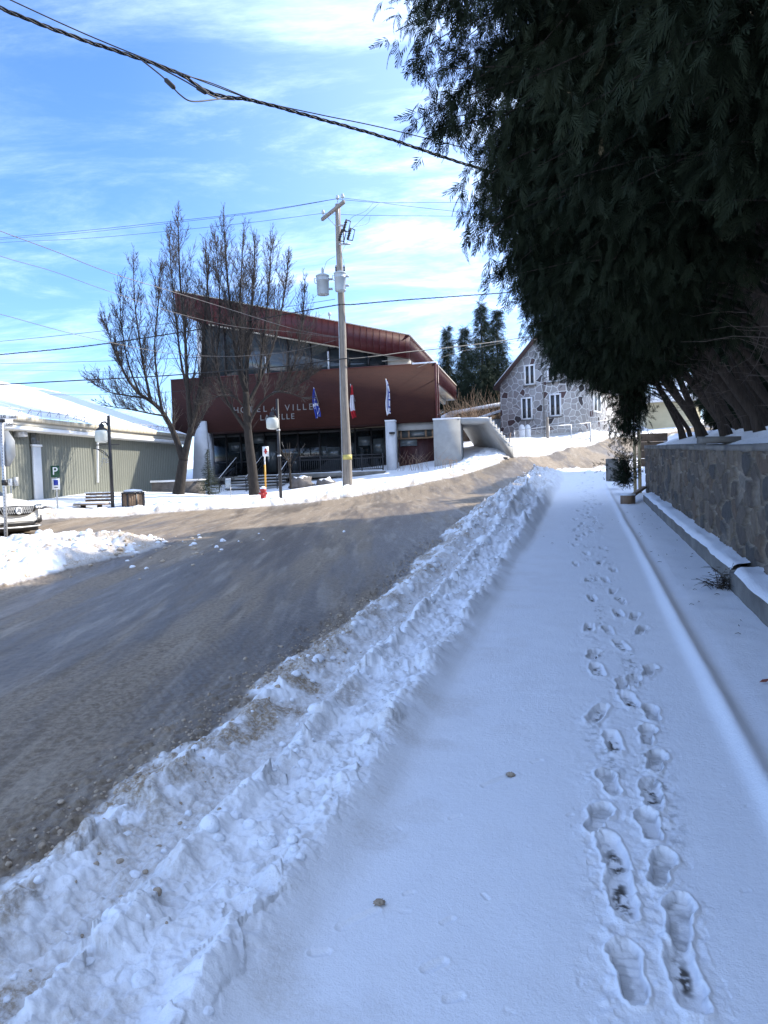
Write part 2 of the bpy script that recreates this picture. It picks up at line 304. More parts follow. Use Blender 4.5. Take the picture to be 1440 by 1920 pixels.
def road_sd(x, y):
    """signed distance to the road outline, positive on the road"""
    sh = x.shape; x = x.ravel(); y = y.ravel(); d2 = np.full(x.shape, 1e9); ins = np.zeros(x.shape, bool); n = len(ROAD)
    for i in range(n):
        ax, ay = ROAD[i]; bx, by = ROAD[(i+1) % n]; ex, ey = bx-ax, by-ay
        t = np.clip(((x-ax)*ex+(y-ay)*ey)/(ex*ex+ey*ey), 0, 1); d2 = np.minimum(d2, (x-ax-t*ex)**2+(y-ay-t*ey)**2)
        c = (ay > y) != (by > y); ins ^= c & (x < (bx-ax)*(y-ay)/(by-ay+1e-12)+ax)
    d = np.sqrt(d2); return np.where(ins, d, -d).reshape(sh)
# footprints: pixel of the print in the photograph, turn, dark (scuffed to the asphalt) or not
_fp = [(1180, 1835, 8, 0), (1275, 1735, -8, 0), (1285, 1850, 6, 1), (1240, 1640, -12, 0), (1150, 1615, 10, 1), (1165, 1690, 4, 1), (1122, 1545, -14, 0), (1142, 1475, 10, 0), (1222, 1500, 2, 1), (1218, 1560, 4, 0), (1230, 1437, -10, 0), (1214, 1385, -6, 0), (1222, 1345, 2, 0),
       (1150, 1400, 4, 1), (1120, 1345, -16, 1), (1180, 1320, 8, 1), (1168, 1290, -4, 0), (1218, 1262, -12, 0), (1120, 1262, 6, 1), (1112, 1232, -10, 0), (1188, 1282, -8, 0), (1165, 1215, 12, 1), (1203, 1186, -14, 0), (1105, 1182, -4, 1), (1140, 1186, 8, 0), (1160, 1155, 6, 1), (1190, 1160, -10, 0),
       (1110, 1125, 4, 1), (1150, 1112, -6, 0), (1135, 1090, 8, 0), (1105, 1090, -6, 1), (1165, 1130, 10, 0), (1080, 1060, 4, 0), (1125, 1058, -8, 1), (1150, 1072, 6, 0), (1100, 1040, 6, 0), (1130, 1030, -4, 0), (1078, 1025, -6, 0)]
FPS = []
for px, py, a, dk in _fp:
    q = gpt(px, py); FPS.append((*touv(q[0], q[1]), R(a), dk))
for k in range(70):
    uu = 12.5+k*.36+random.random()*.3; FPS.append((uu, random.choice((-.05, .12, .3))+random.gauss(-.02, .09), R(random.gauss(0, 10)), 0))
DENTS = []
for q0, q1, w_, dp in (((640, 1752), (704, 1722), .016, .012), ((910, 1482), (962, 1462), .018, .014), ((832, 1745), (848, 1738), .012, .01), ((800, 1832), (830, 1820), .016, .012), ((845, 1545), (862, 1540), .010, .008), ((588, 1806), (612, 1798), .014, .011), ((1000, 1438), (1014, 1434), .014, .01), ((760, 1690), (775, 1686), .009, .008), ((905, 1690), (915, 1700), .008, .007), ((745, 1560), (752, 1566), .008, .006), ((840, 1890), (862, 1884), .014, .010), ((1066, 1540), (1072, 1538), .010, .008)):
    a_ = gpt(*q0); b_ = gpt(*q1); DENTS.append((*touv(a_[0], a_[1]), *touv(b_[0], b_[1]), w_, dp))
for k in range(60):
    a_ = random.uniform(2, 12); b_ = random.uniform(-.75, .65); DENTS.append((a_, b_, a_+random.uniform(-.02, .02), b_+random.uniform(-.02, .02), random.uniform(.006, .011), random.uniform(.004, .008)))
def surf(x, y):
    """height over the base and masks (road, dirt, bare, clean)"""
    u, v = touv(x, y); n1 = fbm(x*1.3, y*1.3, 3, 3); n2 = fbm(x*6, y*6, 11, 3)
    sd = road_sd(x, y); sdj = sd+(n1-.5)*.35+(n2-.5)*.16
    road = ss(-.05, .06, sdj)
    far = np.sqrt(x*x+y*y)
    # snow cover off the road
    snow = .07+.10*(fbm(x*.5, y*.5, 21, 3)-.5)+.03*(n1-.5)
    out = -sd
    bank = .16*ss(0, .5, out)*(1-ss(.9, 2.6, out))*(.35+1.1*fbm(x*.9, y*.9, 31, 3))
    rough = ss(-.1, .25, out)*(1-ss(1.2, 2.6, out))
    snow = snow+bank+rough*(.5*blobs(x, y, .34, 41, .55)+.5*blobs(x, y, .15, 51, .6)+.05*(n2-.5))
    # the strip beside the sidewalk
    ve = np.interp(u, [-70, 0, 6, 9, 13, 16, 22, 27, 32, 36], [-2.1, -2.15, -2.15, -2.25, -2.4, -2.55, -2.75, -2.75, -2.3, -1.0])
    wob = .10*(fbm(u*.55, v*.0+3, 61, 3)-.5); vv = v+wob
    pile = ss(9, 19, u)*(1-ss(31.5, 35, u)); g = lambda c, w: np.exp(-((vv-c)/w)**2)
    lumps = blobs(x, y, .26, 71, .55, .25, .5)*(.35+1.3*fbm(x*15, y*15, 73, 3)); lum2 = blobs(x+5, y, .13, 81, .6); lum3 = blobs(x+2, y+7, .065, 83, .5)
    soft = fbm(x*2.6, y*2.6, 91, 3); wx = x+.05*(n2-.5); wy = y+.05*(fbm(x*7, y*7, 98, 2)-.5); chk = (chunks(wx, wy, .24, 701)*.055+chunks(wx, wy, .10, 711)*.032)*ss(.38, .60, fbm(x*1.3, y*1.3, 721, 3))
    rA = g(-1.06, .09)*(.02+.05*soft)+g(-1.06, .10)*lumps*.35*ss(.42, .62, fbm(u*1.1, v*.6, 95, 3))
    rB = g(-1.50, .06)*(.03+.05*soft)+g(-1.47, .10)*lumps*.38*ss(.45, .6, fbm(u*.7+4, v*.5, 97, 3))
    rC = g(-1.97, .09)*(.04+.05*n1)+g(-1.97, .12)*lum2*.5
    plat = ss(-1.62, -1.48, vv)*(1-ss(-1.05, -.82, vv))*.05*(.6+.8*soft)
    track = -ss(-1.85, -1.76, vv)*(1-ss(-1.66, -1.56, vv))*.02
    treads = np.sin(u*2*math.pi/.055)*.5*ss(-1.84, -1.78, vv)*(1-ss(-1.66, -1.60, vv))*.008*(n1 > .45)
    strip = .03+(rA+rB+rC+plat)*(.8+.2*pile)+track*(1-pile)+treads*(1-pile)+(1-ss(-1.12, -.93, vv))*(.050*(n2-.5)+.034*(fbm(x*12, y*12, 93, 3)-.5)+.028*(fbm(x*30, y*30, 94, 2)-.5)+chk*np.maximum(pile*1.2, .22+.75*g(-1.47, .10)+.6*g(-1.06, .09)+.5*g(-2.0, .09))*np.where(pile > .3, 1, .85)+.6*lum3*ss(.40, .58, fbm(x*1.8, y*1.8, 96, 2)))+pile*np.exp(-((v+1.75)/.62)**2)*(.27+.20*soft)+pile*np.exp(-((v+1.7)/.85)**2)*(lumps*.9+lum2*.6+.10*(fbm(x*4, y*4, 99, 3)-.5))
    side = ss(-.95, -.78, vv)
    walk = .022+.010*(fbm(x*1.7, y*1.7, 101, 3)-.5)+.004*(n2-.5)
    walk = walk+.045*np.exp(-((v-.76-.03*(fbm(u*.4, v*0, 103, 2)-.5))/.055)**2)*(.7+.6*n1)+.02*ss(.80, 1.0, v)+.02*(soft-.5)*ss(.85, 1.1, v)
    strip = np.minimum(strip, .75)*(1-side)+walk*side
    instrip = (v > ve-.3) & (v < 1.8) & (u < 37) & (u > -40)
    k = np.where(instrip, 1-ss(33.5, 36.5, u), 0); snow = snow*(1-k)+strip*k
    # road relief: ruts, crumbs of slush at the edge
    edge = (1-ss(.1, .75, sd))*ss(-.1, .05, sd); slush = edge*(.6*blobs(x, y, .085, 111, .7)+.6*blobs(x+3, y+1, .05, 121, .6))*(.35+1.0*n1)
    rut = .012*np.sin(v*3.1+.6*n1)+.010*(fbm(u*.8, v*5, 131, 3)-.5)
    lugs = .004*np.sin((u+.25*np.abs(((v*4) % 1)-.5))*2*math.pi/.09)*ss(.62, .72, fbm(u*.15, v*1.1, 141, 2))
    rd = rut+slush+lugs*ss(.2, .4, sd)*(1-ss(.9, 1.3, sd))*(u < 9)
    rd = rd+(.010*(fbm(u*4, v*16, 133, 3)-.5)+.008*(fbm(x*30, y*30, 135, 3)-.5))*(1-.5*ss(2.5, 4, sd))
    rd = rd*(1-.7*ss(14, 30, far))
    h = rd*road+snow*(1-road)
    bare = np.zeros_like(x); prints = np.zeros_like(x)
    nearm = (np.abs(v) < 1.2) & (u > .5) & (u < 40)
    idx = np.nonzero(nearm.ravel())[0]; uu = u.ravel()[idx]; vq = v.ravel()[idx]; dh = np.zeros(len(idx)); db = np.zeros(len(idx)); n2f = n2.ravel()[idx]
    for fu, fv, a, dk in FPS:
        s = np.abs(uu-fu) < .45; s &= np.abs(vq-fv) < .35; j = np.nonzero(s)[0]
        if not len(j): continue
        du = uu[j]-fu; dv = vq[j]-fv; du, dv = du*math.cos(a)-dv*math.sin(a), du*math.sin(a)+dv*math.cos(a)
        sl = du/.135; wdt = np.interp(sl, [-1, -.55, -.2, .35, .7, 1], [.032, .036, .029, .046, .045, .03]); q = (sl**6+np.abs(dv/wdt)**3)**(1/3.) if not dk else (np.abs(du/.15)**4+np.abs(dv/.042)**3)**.33
        fj = fbm(uu[j]*26, vq[j]*26, 156, 3)-.5; q = q+(n2f[j]-.5)*.25+fj*.55
        inn = 1-ss(.80, 1.02, q); rim = np.exp(-((q-1.18)/.16)**2)
        dep = .023*(1-.15*dk); sole = .0045*np.sin((du+.02*fbm(uu[j]*14, vq[j]*14, 157, 2))*2*math.pi/.036)*inn*ss(.35, .6, fbm(uu[j]*9, vq[j]*12, 158, 2))*(1-dk)-.006*np.exp(-((du+.03)/.02)**2)*inn
        dh[j] = np.where(inn > .02, np.minimum(dh[j], -dep*inn+sole), dh[j]+.009*rim+.010*fj*(q < 2.4))
        if dk: db[j] = np.maximum(db[j], (1-ss(.25, .85, q+(fbm(uu[j]*9, vq[j]*9, 155, 2)-.5)*.6))*ss(.40, .62, fbm(uu[j]*38, vq[j]*38, 151, 4)))
        else: db[j] = np.maximum(db[j], inn*(.12+.30*ss(.42, .66, fbm(uu[j]*20, vq[j]*24, 161, 3))))
    hr = h.ravel(); hr[idx] += dh; bare.ravel()[idx] = db; h = hr.reshape(x.shape)
    for (a0, a1, b0, b1, w_, dp) in DENTS:
        idx2 = np.nonzero((np.abs(u-(a0+b0)/2) < .3) & (np.abs(v-(a1+b1)/2) < .3))
        if not len(idx2[0]): continue
        uu = u[idx2]; vq = v[idx2]; e0, e1 = b0-a0, b1-a1; t = np.clip(((uu-a0)*e0+(vq-a1)*e1)/(e0*e0+e1*e1+1e-9), 0, 1); dd = np.sqrt((uu-a0-t*e0)**2+(vq-a1-t*e1)**2)/w_
        h[idx2] += -.55*dp*np.exp(-dd**2*(1+.8*(n2[idx2]-.5)))+dp*.2*np.exp(-((dd-1.5)/.4)**2)
    tm = np.maximum(np.exp(-((v-.06)/.11)**2), np.exp(-((v-.30)/.07)**2))*ss(.42, .60, fbm(u*2.2, v*6, 751, 3))*(u > 1)*(u < 30)*(1-road)
    h = h+tm*.016*(fbm(x*22, y*22, 753, 3)-.55); bare = np.maximum(bare, tm*.55*ss(.54, .72, fbm(x*30, y*30, 755, 4))*ss(.45, .6, fbm(u*1.3, v*4, 757, 2)))
    # dirt in the snow: sand thrown from the road
    dirt = np.clip(np.exp(-out/.42)*ss(.34, .62, fbm(x*5, y*5, 171, 4))*1.2*(out > -.3)+.8*rough*ss(.60, .72, fbm(x*2.2, y*2.2, 181, 4))*np.exp(-out/.8), 0, 1)
    tr = np.where(instrip, ss(-1.88, -1.78, vv)*(1-ss(-1.64, -1.52, vv))*.45*(.4+n2)*(1-pile)+pile*np.exp(-((v+1.85)/.6)**2)*ss(.5, .68, fbm(x*3.5, y*3.5, 191, 4))*.75, 0)
    isl = np.exp(-(((x+5.6)/2.2)**2+((y-13.9)/2.2)**2))*1.3*ss(.34, .56, fbm(x*2.4, y*2.4, 201, 4))*.9
    dirt = np.clip(np.maximum(np.maximum(dirt, tr), isl), 0, 1)*(1-road)
    return h, road, dirt, bare, u, v, sd
a = np.concatenate([np.arange(-180, -42, 2.5), np.arange(-42, 42, .085), np.arange(42, 180, 2.5)])*math.pi/180
r = [.4, .8, 1.2, 1.5, 1.8]
while r[-1] < 75: r.append(r[-1]+min(max(r[-1]**2/(760*1.6), .006), .12 if r[-1] < 60 else .5))
while r[-1] < 900: r.append(r[-1]*1.12)
r = np.array(r); na, nr = len(a), len(r)
RR, AA = np.meshgrid(r, a, indexing='ij'); X = RR*np.sin(AA); Y = RR*np.cos(AA)
Zb = base(X, Y); H, ROADM, DIRT, BARE, UU, VV, SDR = surf(X, Y)
rfar = 1-ss(55, 75, RR); Z = Zb+H*rfar
def ground_z(x, y):
    x = np.array([[float(x)]]); y = np.array([[float(y)]]); return float(base(x, y)[0, 0]+surf(x, y)[0][0, 0])
V = np.stack([X, Y, Z], -1).reshape(-1, 3)
ii, jj = np.meshgrid(np.arange(nr-1), np.arange(na), indexing='ij'); j2 = (jj+1) % na
F = np.stack([ii*na+jj, (ii+1)*na+jj, (ii+1)*na+j2, ii*na+j2], -1).reshape(-1, 4)[:, ::-1]
fm = lambda q: q.ravel()[F].mean(1)
fr = fm(ROADM); fu = fm(UU); fv = fm(VV)
is_road = fr > .5; is_walk = (~is_road) & (fv > -.90) & (fv < .80) & (fu < 36.5) & (fu > -30)
def ground_mat():
    mt = bpy.data.materials.new('winter_ground'); mt.use_nodes = True; t = mt.node_tree; b = t.nodes['Principled BSDF']; l = t.links
    def at(n): q = t.nodes.new('ShaderNodeAttribute'); q.attribute_name = n; return q.outputs['Fac']
    def noise(vec, sc, det=5, ro=.6):
        q = t.nodes.new('ShaderNodeTexNoise'); q.inputs['Scale'].default_value = sc; q.inputs['Detail'].default_value = det; q.inputs['Roughness'].default_value = ro; l.new(vec, q.inputs[0]); return q.outputs[0]
    def mr(x, a, b_, c=0, d=1):
        q = t.nodes.new('ShaderNodeMapRange'); q.interpolation_type = 'SMOOTHSTEP'
        for i, k in enumerate((a, b_, c, d)): q.inputs[i+1].default_value = k
        l.new(x, q.inputs[0]); return q.outputs[0]
    def mix(f, c1, c2):
        q = t.nodes.new('ShaderNodeMix'); q.data_type = 'RGBA'
        for s, c in ((0, f), (6, c1), (7, c2)):
            if isinstance(c, tuple): q.inputs[s].default_value = (*c, 1)
            elif isinstance(c, float): q.inputs[s].default_value = c
            else: l.new(c, q.inputs[s])
        return q.outputs[2]
    def mul(x, y):
        q = t.nodes.new('ShaderNodeMath'); q.operation = 'MULTIPLY'
        for i, k in enumerate((x, y)):
            if isinstance(k, float): q.inputs[i].default_value = k
            else: l.new(k, q.inputs[i])
        return q.outputs[0]
    g = t.nodes.new('ShaderNodeNewGeometry').outputs['Position']
    mp = t.nodes.new('ShaderNodeMapping'); mp.inputs['Rotation'].default_value = (0, 0, AZ); mp.inputs['Scale'].default_value = (1, .10, 1); l.new(g, mp.inputs[0]); st = mp.outputs[0]
    mp2 = t.nodes.new('ShaderNodeMapping'); mp2.inputs['Rotation'].default_value = (0, 0, AZ-.12); mp2.inputs['Scale'].default_value = (1, .16, 1); l.new(g, mp2.inputs[0]); st2 = mp2.outputs[0]
    slush = mix(mr(noise(g, 24, 8, .72), .36, .64), (.15, .112, .075), (.275, .218, .155))
    wet = mr(noise(st, .8, 6, .62), .46, .60); fs = noise(st, 5.5, 5, .65); pale = mr(noise(st2, 1.5, 7, .65), .52, .72)
    rc = mix(mul(wet, .75), slush, mix(noise(g, 60, 4), (.075, .06, .046), (.135, .108, .082)))
    rc = mix(mul(pale, mul(noise(g, 40, 4), .42)), rc, (.36, .315, .26))
    rc = mix(mul(mr(fs, .5, .68), .38), rc, (.40, .345, .275)); rc = mix(mul(mr(noise(st, 3.3, 5, .6), .52, .64), .45), rc, (.085, .066, .048)); crumbs = mr(noise(g, 5, 6, .75), .64, .70); rc = mix(mul(crumbs, .6), rc, (.05, .042, .035))
    snowc = mix(noise(g, 7, 4), (.80, .815, .85), (.87, .88, .90))
    dirtc = mix(noise(g, 18, 6, .7), (.20, .145, .09), (.46, .37, .27))
    dn = mr(noise(g, 45, 5, .7), .3, .7); q = t.nodes.new('ShaderNodeMath'); q.operation = 'MULTIPLY'; l.new(at('dirt'), q.inputs[0]); l.new(mr(dn, 0, 1, .55, 1.2), q.inputs[1]); q.use_clamp = True
    c = mix(q.outputs[0], snowc, dirtc)
    c = mix(at('bare'), c, (.075, .068, .06))
    c = mix(at('road'), c, rc)
    l.new(c, b.inputs['Base Color'])
    ro = t.nodes.new('ShaderNodeMapRange'); l.new(mul(wet, at('road')), ro.inputs[0]); ro.inputs[3].default_value = .70; ro.inputs[4].default_value = .36; l.new(ro.outputs[0], b.inputs['Roughness'])
    b.inputs['Specular IOR Level'].default_value = .3
    bp = t.nodes.new('ShaderNodeBump'); bp.inputs['Distance'].default_value = .012; bp.inputs['Strength'].default_value = .55
    ad = t.nodes.new('ShaderNodeMath'); ad.operation = 'MULTIPLY_ADD'; l.new(noise(g, 150, 3, .7), ad.inputs[0]); ad.inputs[1].default_value = .5; l.new(noise(g, 38, 5, .7), ad.inputs[2]); l.new(ad.outputs[0], bp.inputs['Height']); l.new(bp.outputs[0], b.inputs['Normal'])
    return mt
MT['ground'] = ground_mat()
def ground_part(name, mask):
    f = F[mask]; used, inv = np.unique(f.ravel(), return_inverse=True)
    o = np_mesh(name, V[used], inv.reshape(-1, 4).astype(np.int32), MT['ground'], smooth=True); tag(o, kind='structure')
    for an, arr in (('road', ROADM), ('dirt', DIRT), ('bare', BARE)):
        at = o.data.attributes.new(an, 'FLOAT', 'POINT'); at.data.foreach_set('value', arr.ravel()[used].astype(np.float32))
    return o
ground_part('road', is_road); ground_part('sidewalk', is_walk); ground_part('snow_ground', ~(is_road | is_walk))

# loose clods: white on the banks, brown at the road edge
def ico():
    t = (1+5**.5)/2; v = np.array([(-1, t, 0), (1, t, 0), (-1, -t, 0), (1, -t, 0), (0, -1, t), (0, 1, t), (0, -1, -t), (0, 1, -t), (t, 0, -1), (t, 0, 1), (-t, 0, -1), (-t, 0, 1)])/math.sqrt(1+t*t)
    f = [(0, 11, 5), (0, 5, 1), (0, 1, 7), (0, 7, 10), (0, 10, 11), (1, 5, 9), (5, 11, 4), (11, 10, 2), (10, 7, 6), (7, 1, 8), (3, 9, 4), (3, 4, 2), (3, 2, 6), (3, 6, 8), (3, 8, 9), (4, 9, 5), (2, 4, 11), (6, 2, 10), (8, 6, 7), (9, 8, 1)]
    v = list(map(tuple, v)); mid = {}; out = []
    def md(i, j):
        k = (min(i, j), max(i, j))
        if k not in mid:
            q = (np.array(v[i])+np.array(v[j]))/2; v.append(tuple(q/np.linalg.norm(q))); mid[k] = len(v)-1
        return mid[k]
    for a_, b_, c_ in f:
        x, y, z = md(a_, b_), md(b_, c_), md(c_, a_); out += [(a_, x, z), (b_, y, x), (c_, z, y), (x, y, z)]
    return np.array(v), np.array(out)
IV, IF = ico()
def _sub(v, f):
    v = list(map(tuple, v)); mid = {}; out = []
    def md(i, j):
        k = (min(i, j), max(i, j))
        if k not in mid: q = (np.array(v[i])+np.array(v[j]))/2; v.append(tuple(q/np.linalg.norm(q))); mid[k] = len(v)-1
        return mid[k]
    for a_, b_, c_ in f:
        x, y, z = md(a_, b_), md(b_, c_), md(c_, a_); out += [(a_, x, z), (b_, y, x), (c_, z, y), (x, y, z)]
    return np.array(v), np.array(out)
IV, IF = _sub(IV, IF)
def clods(name, spots, mat, label):
    spots = [q for q in spots if not (-1.0 < touv(q[0], q[1])[1] < 1.6)]; Vs = []; Fs = []; n = 0; xs = np.array([s[0] for s in spots])[None]; ys = np.array([s[1] for s in spots])[None]; zs = (base(xs, ys)+surf(xs, ys)[0])[0]
    for (x, y, rr), z in zip(spots, zs):
        q_ = RNG.standard_normal((3, 3)); s = IV*(1+.10*np.sign(np.sin(IV @ q_*1.8))*np.abs(np.sin(IV @ q_*1.8))**.5 @ np.ones((3, 1))*.7+.03*RNG.standard_normal((len(IV), 1)))*np.array([1, RNG.uniform(.7, 1.2), RNG.uniform(.6, .9)])*rr
        Vs.append(s @ rotz(RNG.uniform(0, 6)).T+np.array([x, y, z+rr*.08])); Fs.append(IF+n); n += len(IV)
    o = np_mesh(name, np.concatenate(Vs), np.concatenate(Fs).astype(np.int32), mat, smooth=True); return tag(o, label, 'snow', kind='stuff')
sp = []
for k in range(750):
    u = RNG.uniform(1, 14) if k < 420 else RNG.uniform(13, 34); v = RNG.choice([-1.45, -1.05, -1.9, -1.6])+RNG.normal(0, .14)-(.4 if u > 13 else 0); sp.append((*xy(u, v), abs(RNG.normal(0, .014))+.007+(.015 if u > 13 else 0)))
for u, v, rr in [(11.5, -1.5, .12), (16, -1.6, .16)]: sp.append((*xy(u, v), rr))
for k in range(160): sp.append((-6.5+RNG.normal(0, 1.8), 14.5+RNG.normal(0, 1.1), abs(RNG.normal(0, .03))+.015))
clods('snow_clods', sp, MT['snow'], 'loose white clods of ploughed snow scattered along the bank')
sp = []
for k in range(1300):
    u = RNG.uniform(1.2, 13)**1.0; sp.append((*xy(u, -2.15-abs(RNG.normal(0, .18))-(.2 if u > 10 else 0)), abs(RNG.normal(0, .005))+.003))
for k in range(260):
    u = RNG.uniform(1.5, 16); sp.append((*xy(u, -2.1+abs(RNG.normal(0, .35))), abs(RNG.normal(0, .007))+.003))
for k in range(90): sp.append((-5.2+RNG.normal(0, 1.2), 13.6+RNG.normal(0, 1.2), abs(RNG.normal(0, .018))+.010))
MT['slush'] = M('brown_slush', (.30, .23, .165), .3, 20, .75, .6, 60, col2=(.54, .45, .35))
clods('slush_clods', sp, MT['slush'], 'brown sandy slush crumbs lying along the road edge')

# ------------------------------------------------------------------ retaining wall, ledge, terrace
def strip_pts(u, v, z): q = xy(u, v); return (q[0], q[1], z)
wall = thing('retaining_wall', 'rubble stone retaining wall with grey mortar and a concrete cap under the dark cedars', 'wall', strip_pts(8, 1.72, .33))
def rubble():
    us = np.arange(-5, 22.05, .022); zs = np.linspace(0, 1, 66); U_, T_ = np.meshgrid(us, zs, indexing='ij'); Zl = .12+T_*(1.42-.09-.006*(U_-6))
    wx = (fbm(U_*1.4, Zl*1.4, 301, 3)-.5)*.26; wz = (fbm(U_*1.4+9, Zl*1.4, 305, 3)-.5)*.26
    cx, cz = .46, .20; gx = (U_+wx)/cx; gz = (Zl+wz)/cz; ix = np.floor(gx); iz = np.floor(gz); best = np.full(U_.shape, 9.); sec = best.copy(); cid = np.zeros(U_.shape)
    for dx in (-1, 0, 1):
        for dz in (-1, 0, 1):
            a_ = ix+dx; b_ = iz+dz; px = a_+.08+.84*hsh(a_, b_, 311); pz = b_+.08+.84*hsh(a_, b_, 312); s_ = .75+.5*hsh(a_, b_, 313)
            d_ = np.sqrt(((gx-px)*(.8+.5*hsh(a_, b_, 315)))**2+((gz-pz)*(.65+.4*hsh(a_, b_, 316)))**2)*s_; c_ = hsh(a_, b_, 314)
            cl = d_ < best; sec = np.where(cl, best, np.minimum(sec, d_)); cid = np.where(cl, c_, cid); best = np.where(cl, d_, best)
    e = sec-best; nn = fbm(U_*7, Zl*7, 321, 4); st = ss(.06, .13, e+(nn-.5)*.09); st = st*(.5+.5*ss(.15, .3, fbm(U_*2, Zl*2, 325, 2)))
    bulge = st*(.036+.035*hsh((cid*99999).astype(int), (cid*7777).astype(int), 5))+.010*(nn-.5)*st+.008*(fbm(U_*18, Zl*18, 331, 3)-.5)
    vv = 1.72-bulge; Xw = DU[0]*U_+DV[0]*vv; Yw = DU[1]*U_+DV[1]*vv; Zw = .041*U_+Zl
    n0, n1 = U_.shape; a_, b_ = np.meshgrid(np.arange(n0-1), np.arange(n1-1), indexing='ij')
    Fq = np.stack([a_*n1+b_, (a_+1)*n1+b_, (a_+1)*n1+b_+1, a_*n1+b_+1], -1).reshape(-1, 4)
    Vq = np.stack([Xw, Yw, Zw], -1).reshape(-1, 3)-np.array(wall.location)
    mt = bpy.data.materials.new('rubble_stone'); mt.use_nodes = True; t = mt.node_tree; bb = t.nodes['Principled BSDF']; l = t.links
    q = t.nodes.new('ShaderNodeAttribute'); q.attribute_name = 'stone_id'; w_ = t.nodes.new('ShaderNodeAttribute'); w_.attribute_name = 'stone'
    cr = t.nodes.new('ShaderNodeValToRGB'); el = cr.color_ramp.elements; cr.color_ramp.interpolation = 'CONSTANT'
    el[0].position = 0; el[0].color = (.095, .076, .057, 1); el[1].position = .22; el[1].color = (.072, .057, .044, 1)
    for p_, c_ in ((.4, (.125, .098, .07)), (.55, (.064, .057, .049)), (.66, (.14, .112, .083)), (.76, (.08, .06, .043)), (.86, (.054, .05, .045)), (.93, (.10, .07, .046))): k_ = el.new(p_); k_.color = (*c_, 1)
    l.new(q.outputs['Fac'], cr.inputs[0])
    g = t.nodes.new('ShaderNodeTexCoord'); n_ = t.nodes.new('ShaderNodeTexNoise'); n_.inputs['Scale'].default_value = 14; n_.inputs['Detail'].default_value = 8; n_.inputs['Roughness'].default_value = .7; l.new(g.outputs['Object'], n_.inputs[0])
    m_ = t.nodes.new('ShaderNodeMapRange'); m_.inputs[1].default_value = .3; m_.inputs[2].default_value = .7; m_.inputs[3].default_value = .6; m_.inputs[4].default_value = 1.4; l.new(n_.outputs[0], m_.inputs[0])
    mx = t.nodes.new('ShaderNodeMix'); mx.data_type = 'RGBA'; l.new(w_.outputs['Fac'], mx.inputs[0]); mx.inputs[6].default_value = (.25, .215, .17, 1); l.new(cr.outputs[0], mx.inputs[7])
    vs = t.nodes.new('ShaderNodeVectorMath'); vs.operation = 'SCALE'; l.new(mx.outputs[2], vs.inputs[0]); l.new(m_.outputs[0], vs.inputs['Scale']); l.new(vs.outputs[0], bb.inputs['Base Color']); bb.inputs['Roughness'].default_value = .9
    bp = t.nodes.new('ShaderNodeBump'); bp.inputs['Strength'].default_value = .7; bp.inputs['Distance'].default_value = .02; l.new(n_.outputs[0], bp.inputs['Height']); l.new(bp.outputs[0], bb.inputs['Normal'])
    o = np_mesh('stone_face', Vq, Fq.astype(np.int32), mt, wall, smooth=True)
    for an, arr in (('stone_id', cid), ('stone', st)):
        at = o.data.attributes.new(an, 'FLOAT', 'POINT'); at.data.foreach_set('value', arr.ravel().astype(np.float32))
rubble()
b = MB()
def uvbox(b, u0, u1, v0, v1, z0, z1, sl=.041, jit=0):
    """box along the sidewalk following its slope; z relative to the slope plane"""
    n = max(2, int((u1-u0)/.35)+1); us = np.linspace(u0, u1, n); Vs = []
    for u in us:
        j = lambda: random.uniform(-jit, jit)
        for v, z in ((v0, z0), (v1, z0), (v1, z1), (v0, z1)): Vs.append(strip_pts(u, v+j(), z+sl*u+j()))
    Fs = [[i*4+k, i*4+(k+1) % 4, (i+1)*4+(k+1) % 4, (i+1)*4+k] for i in range(n-1) for k in range(4)]+[[3, 2, 1, 0], [n*4-4, n*4-3, n*4-2, n*4-1]]
    b.add(Vs, Fs)
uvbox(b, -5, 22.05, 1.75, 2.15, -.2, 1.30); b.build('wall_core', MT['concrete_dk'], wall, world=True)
b = MB(); u = -5.0
while u < 22:
    ln = random.uniform(.9, 1.7); uvbox(b, u, min(22.07, u+ln-.015), 1.655+random.uniform(-.015, .015), 2.12, 1.445-.006*(u-6), 1.515-.006*(u-6)+random.uniform(-.012, .02), jit=.006); u += ln
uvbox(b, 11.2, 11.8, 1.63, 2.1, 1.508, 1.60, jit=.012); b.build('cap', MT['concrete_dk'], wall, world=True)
led = thing('concrete_ledge', 'low grey concrete ledge with snow on top along the foot of the stone wall', 'ledge', strip_pts(8, 1.5, .33))
b = MB(); uvbox(b, 8.35, 20, 1.46, 1.74, -.15, .20, jit=.004); uvbox(b, -5, 8.25, 1.42, 1.74, -.15, .215, jit=.004); b.build('kerb', MT['concrete_dk'], led, world=True)
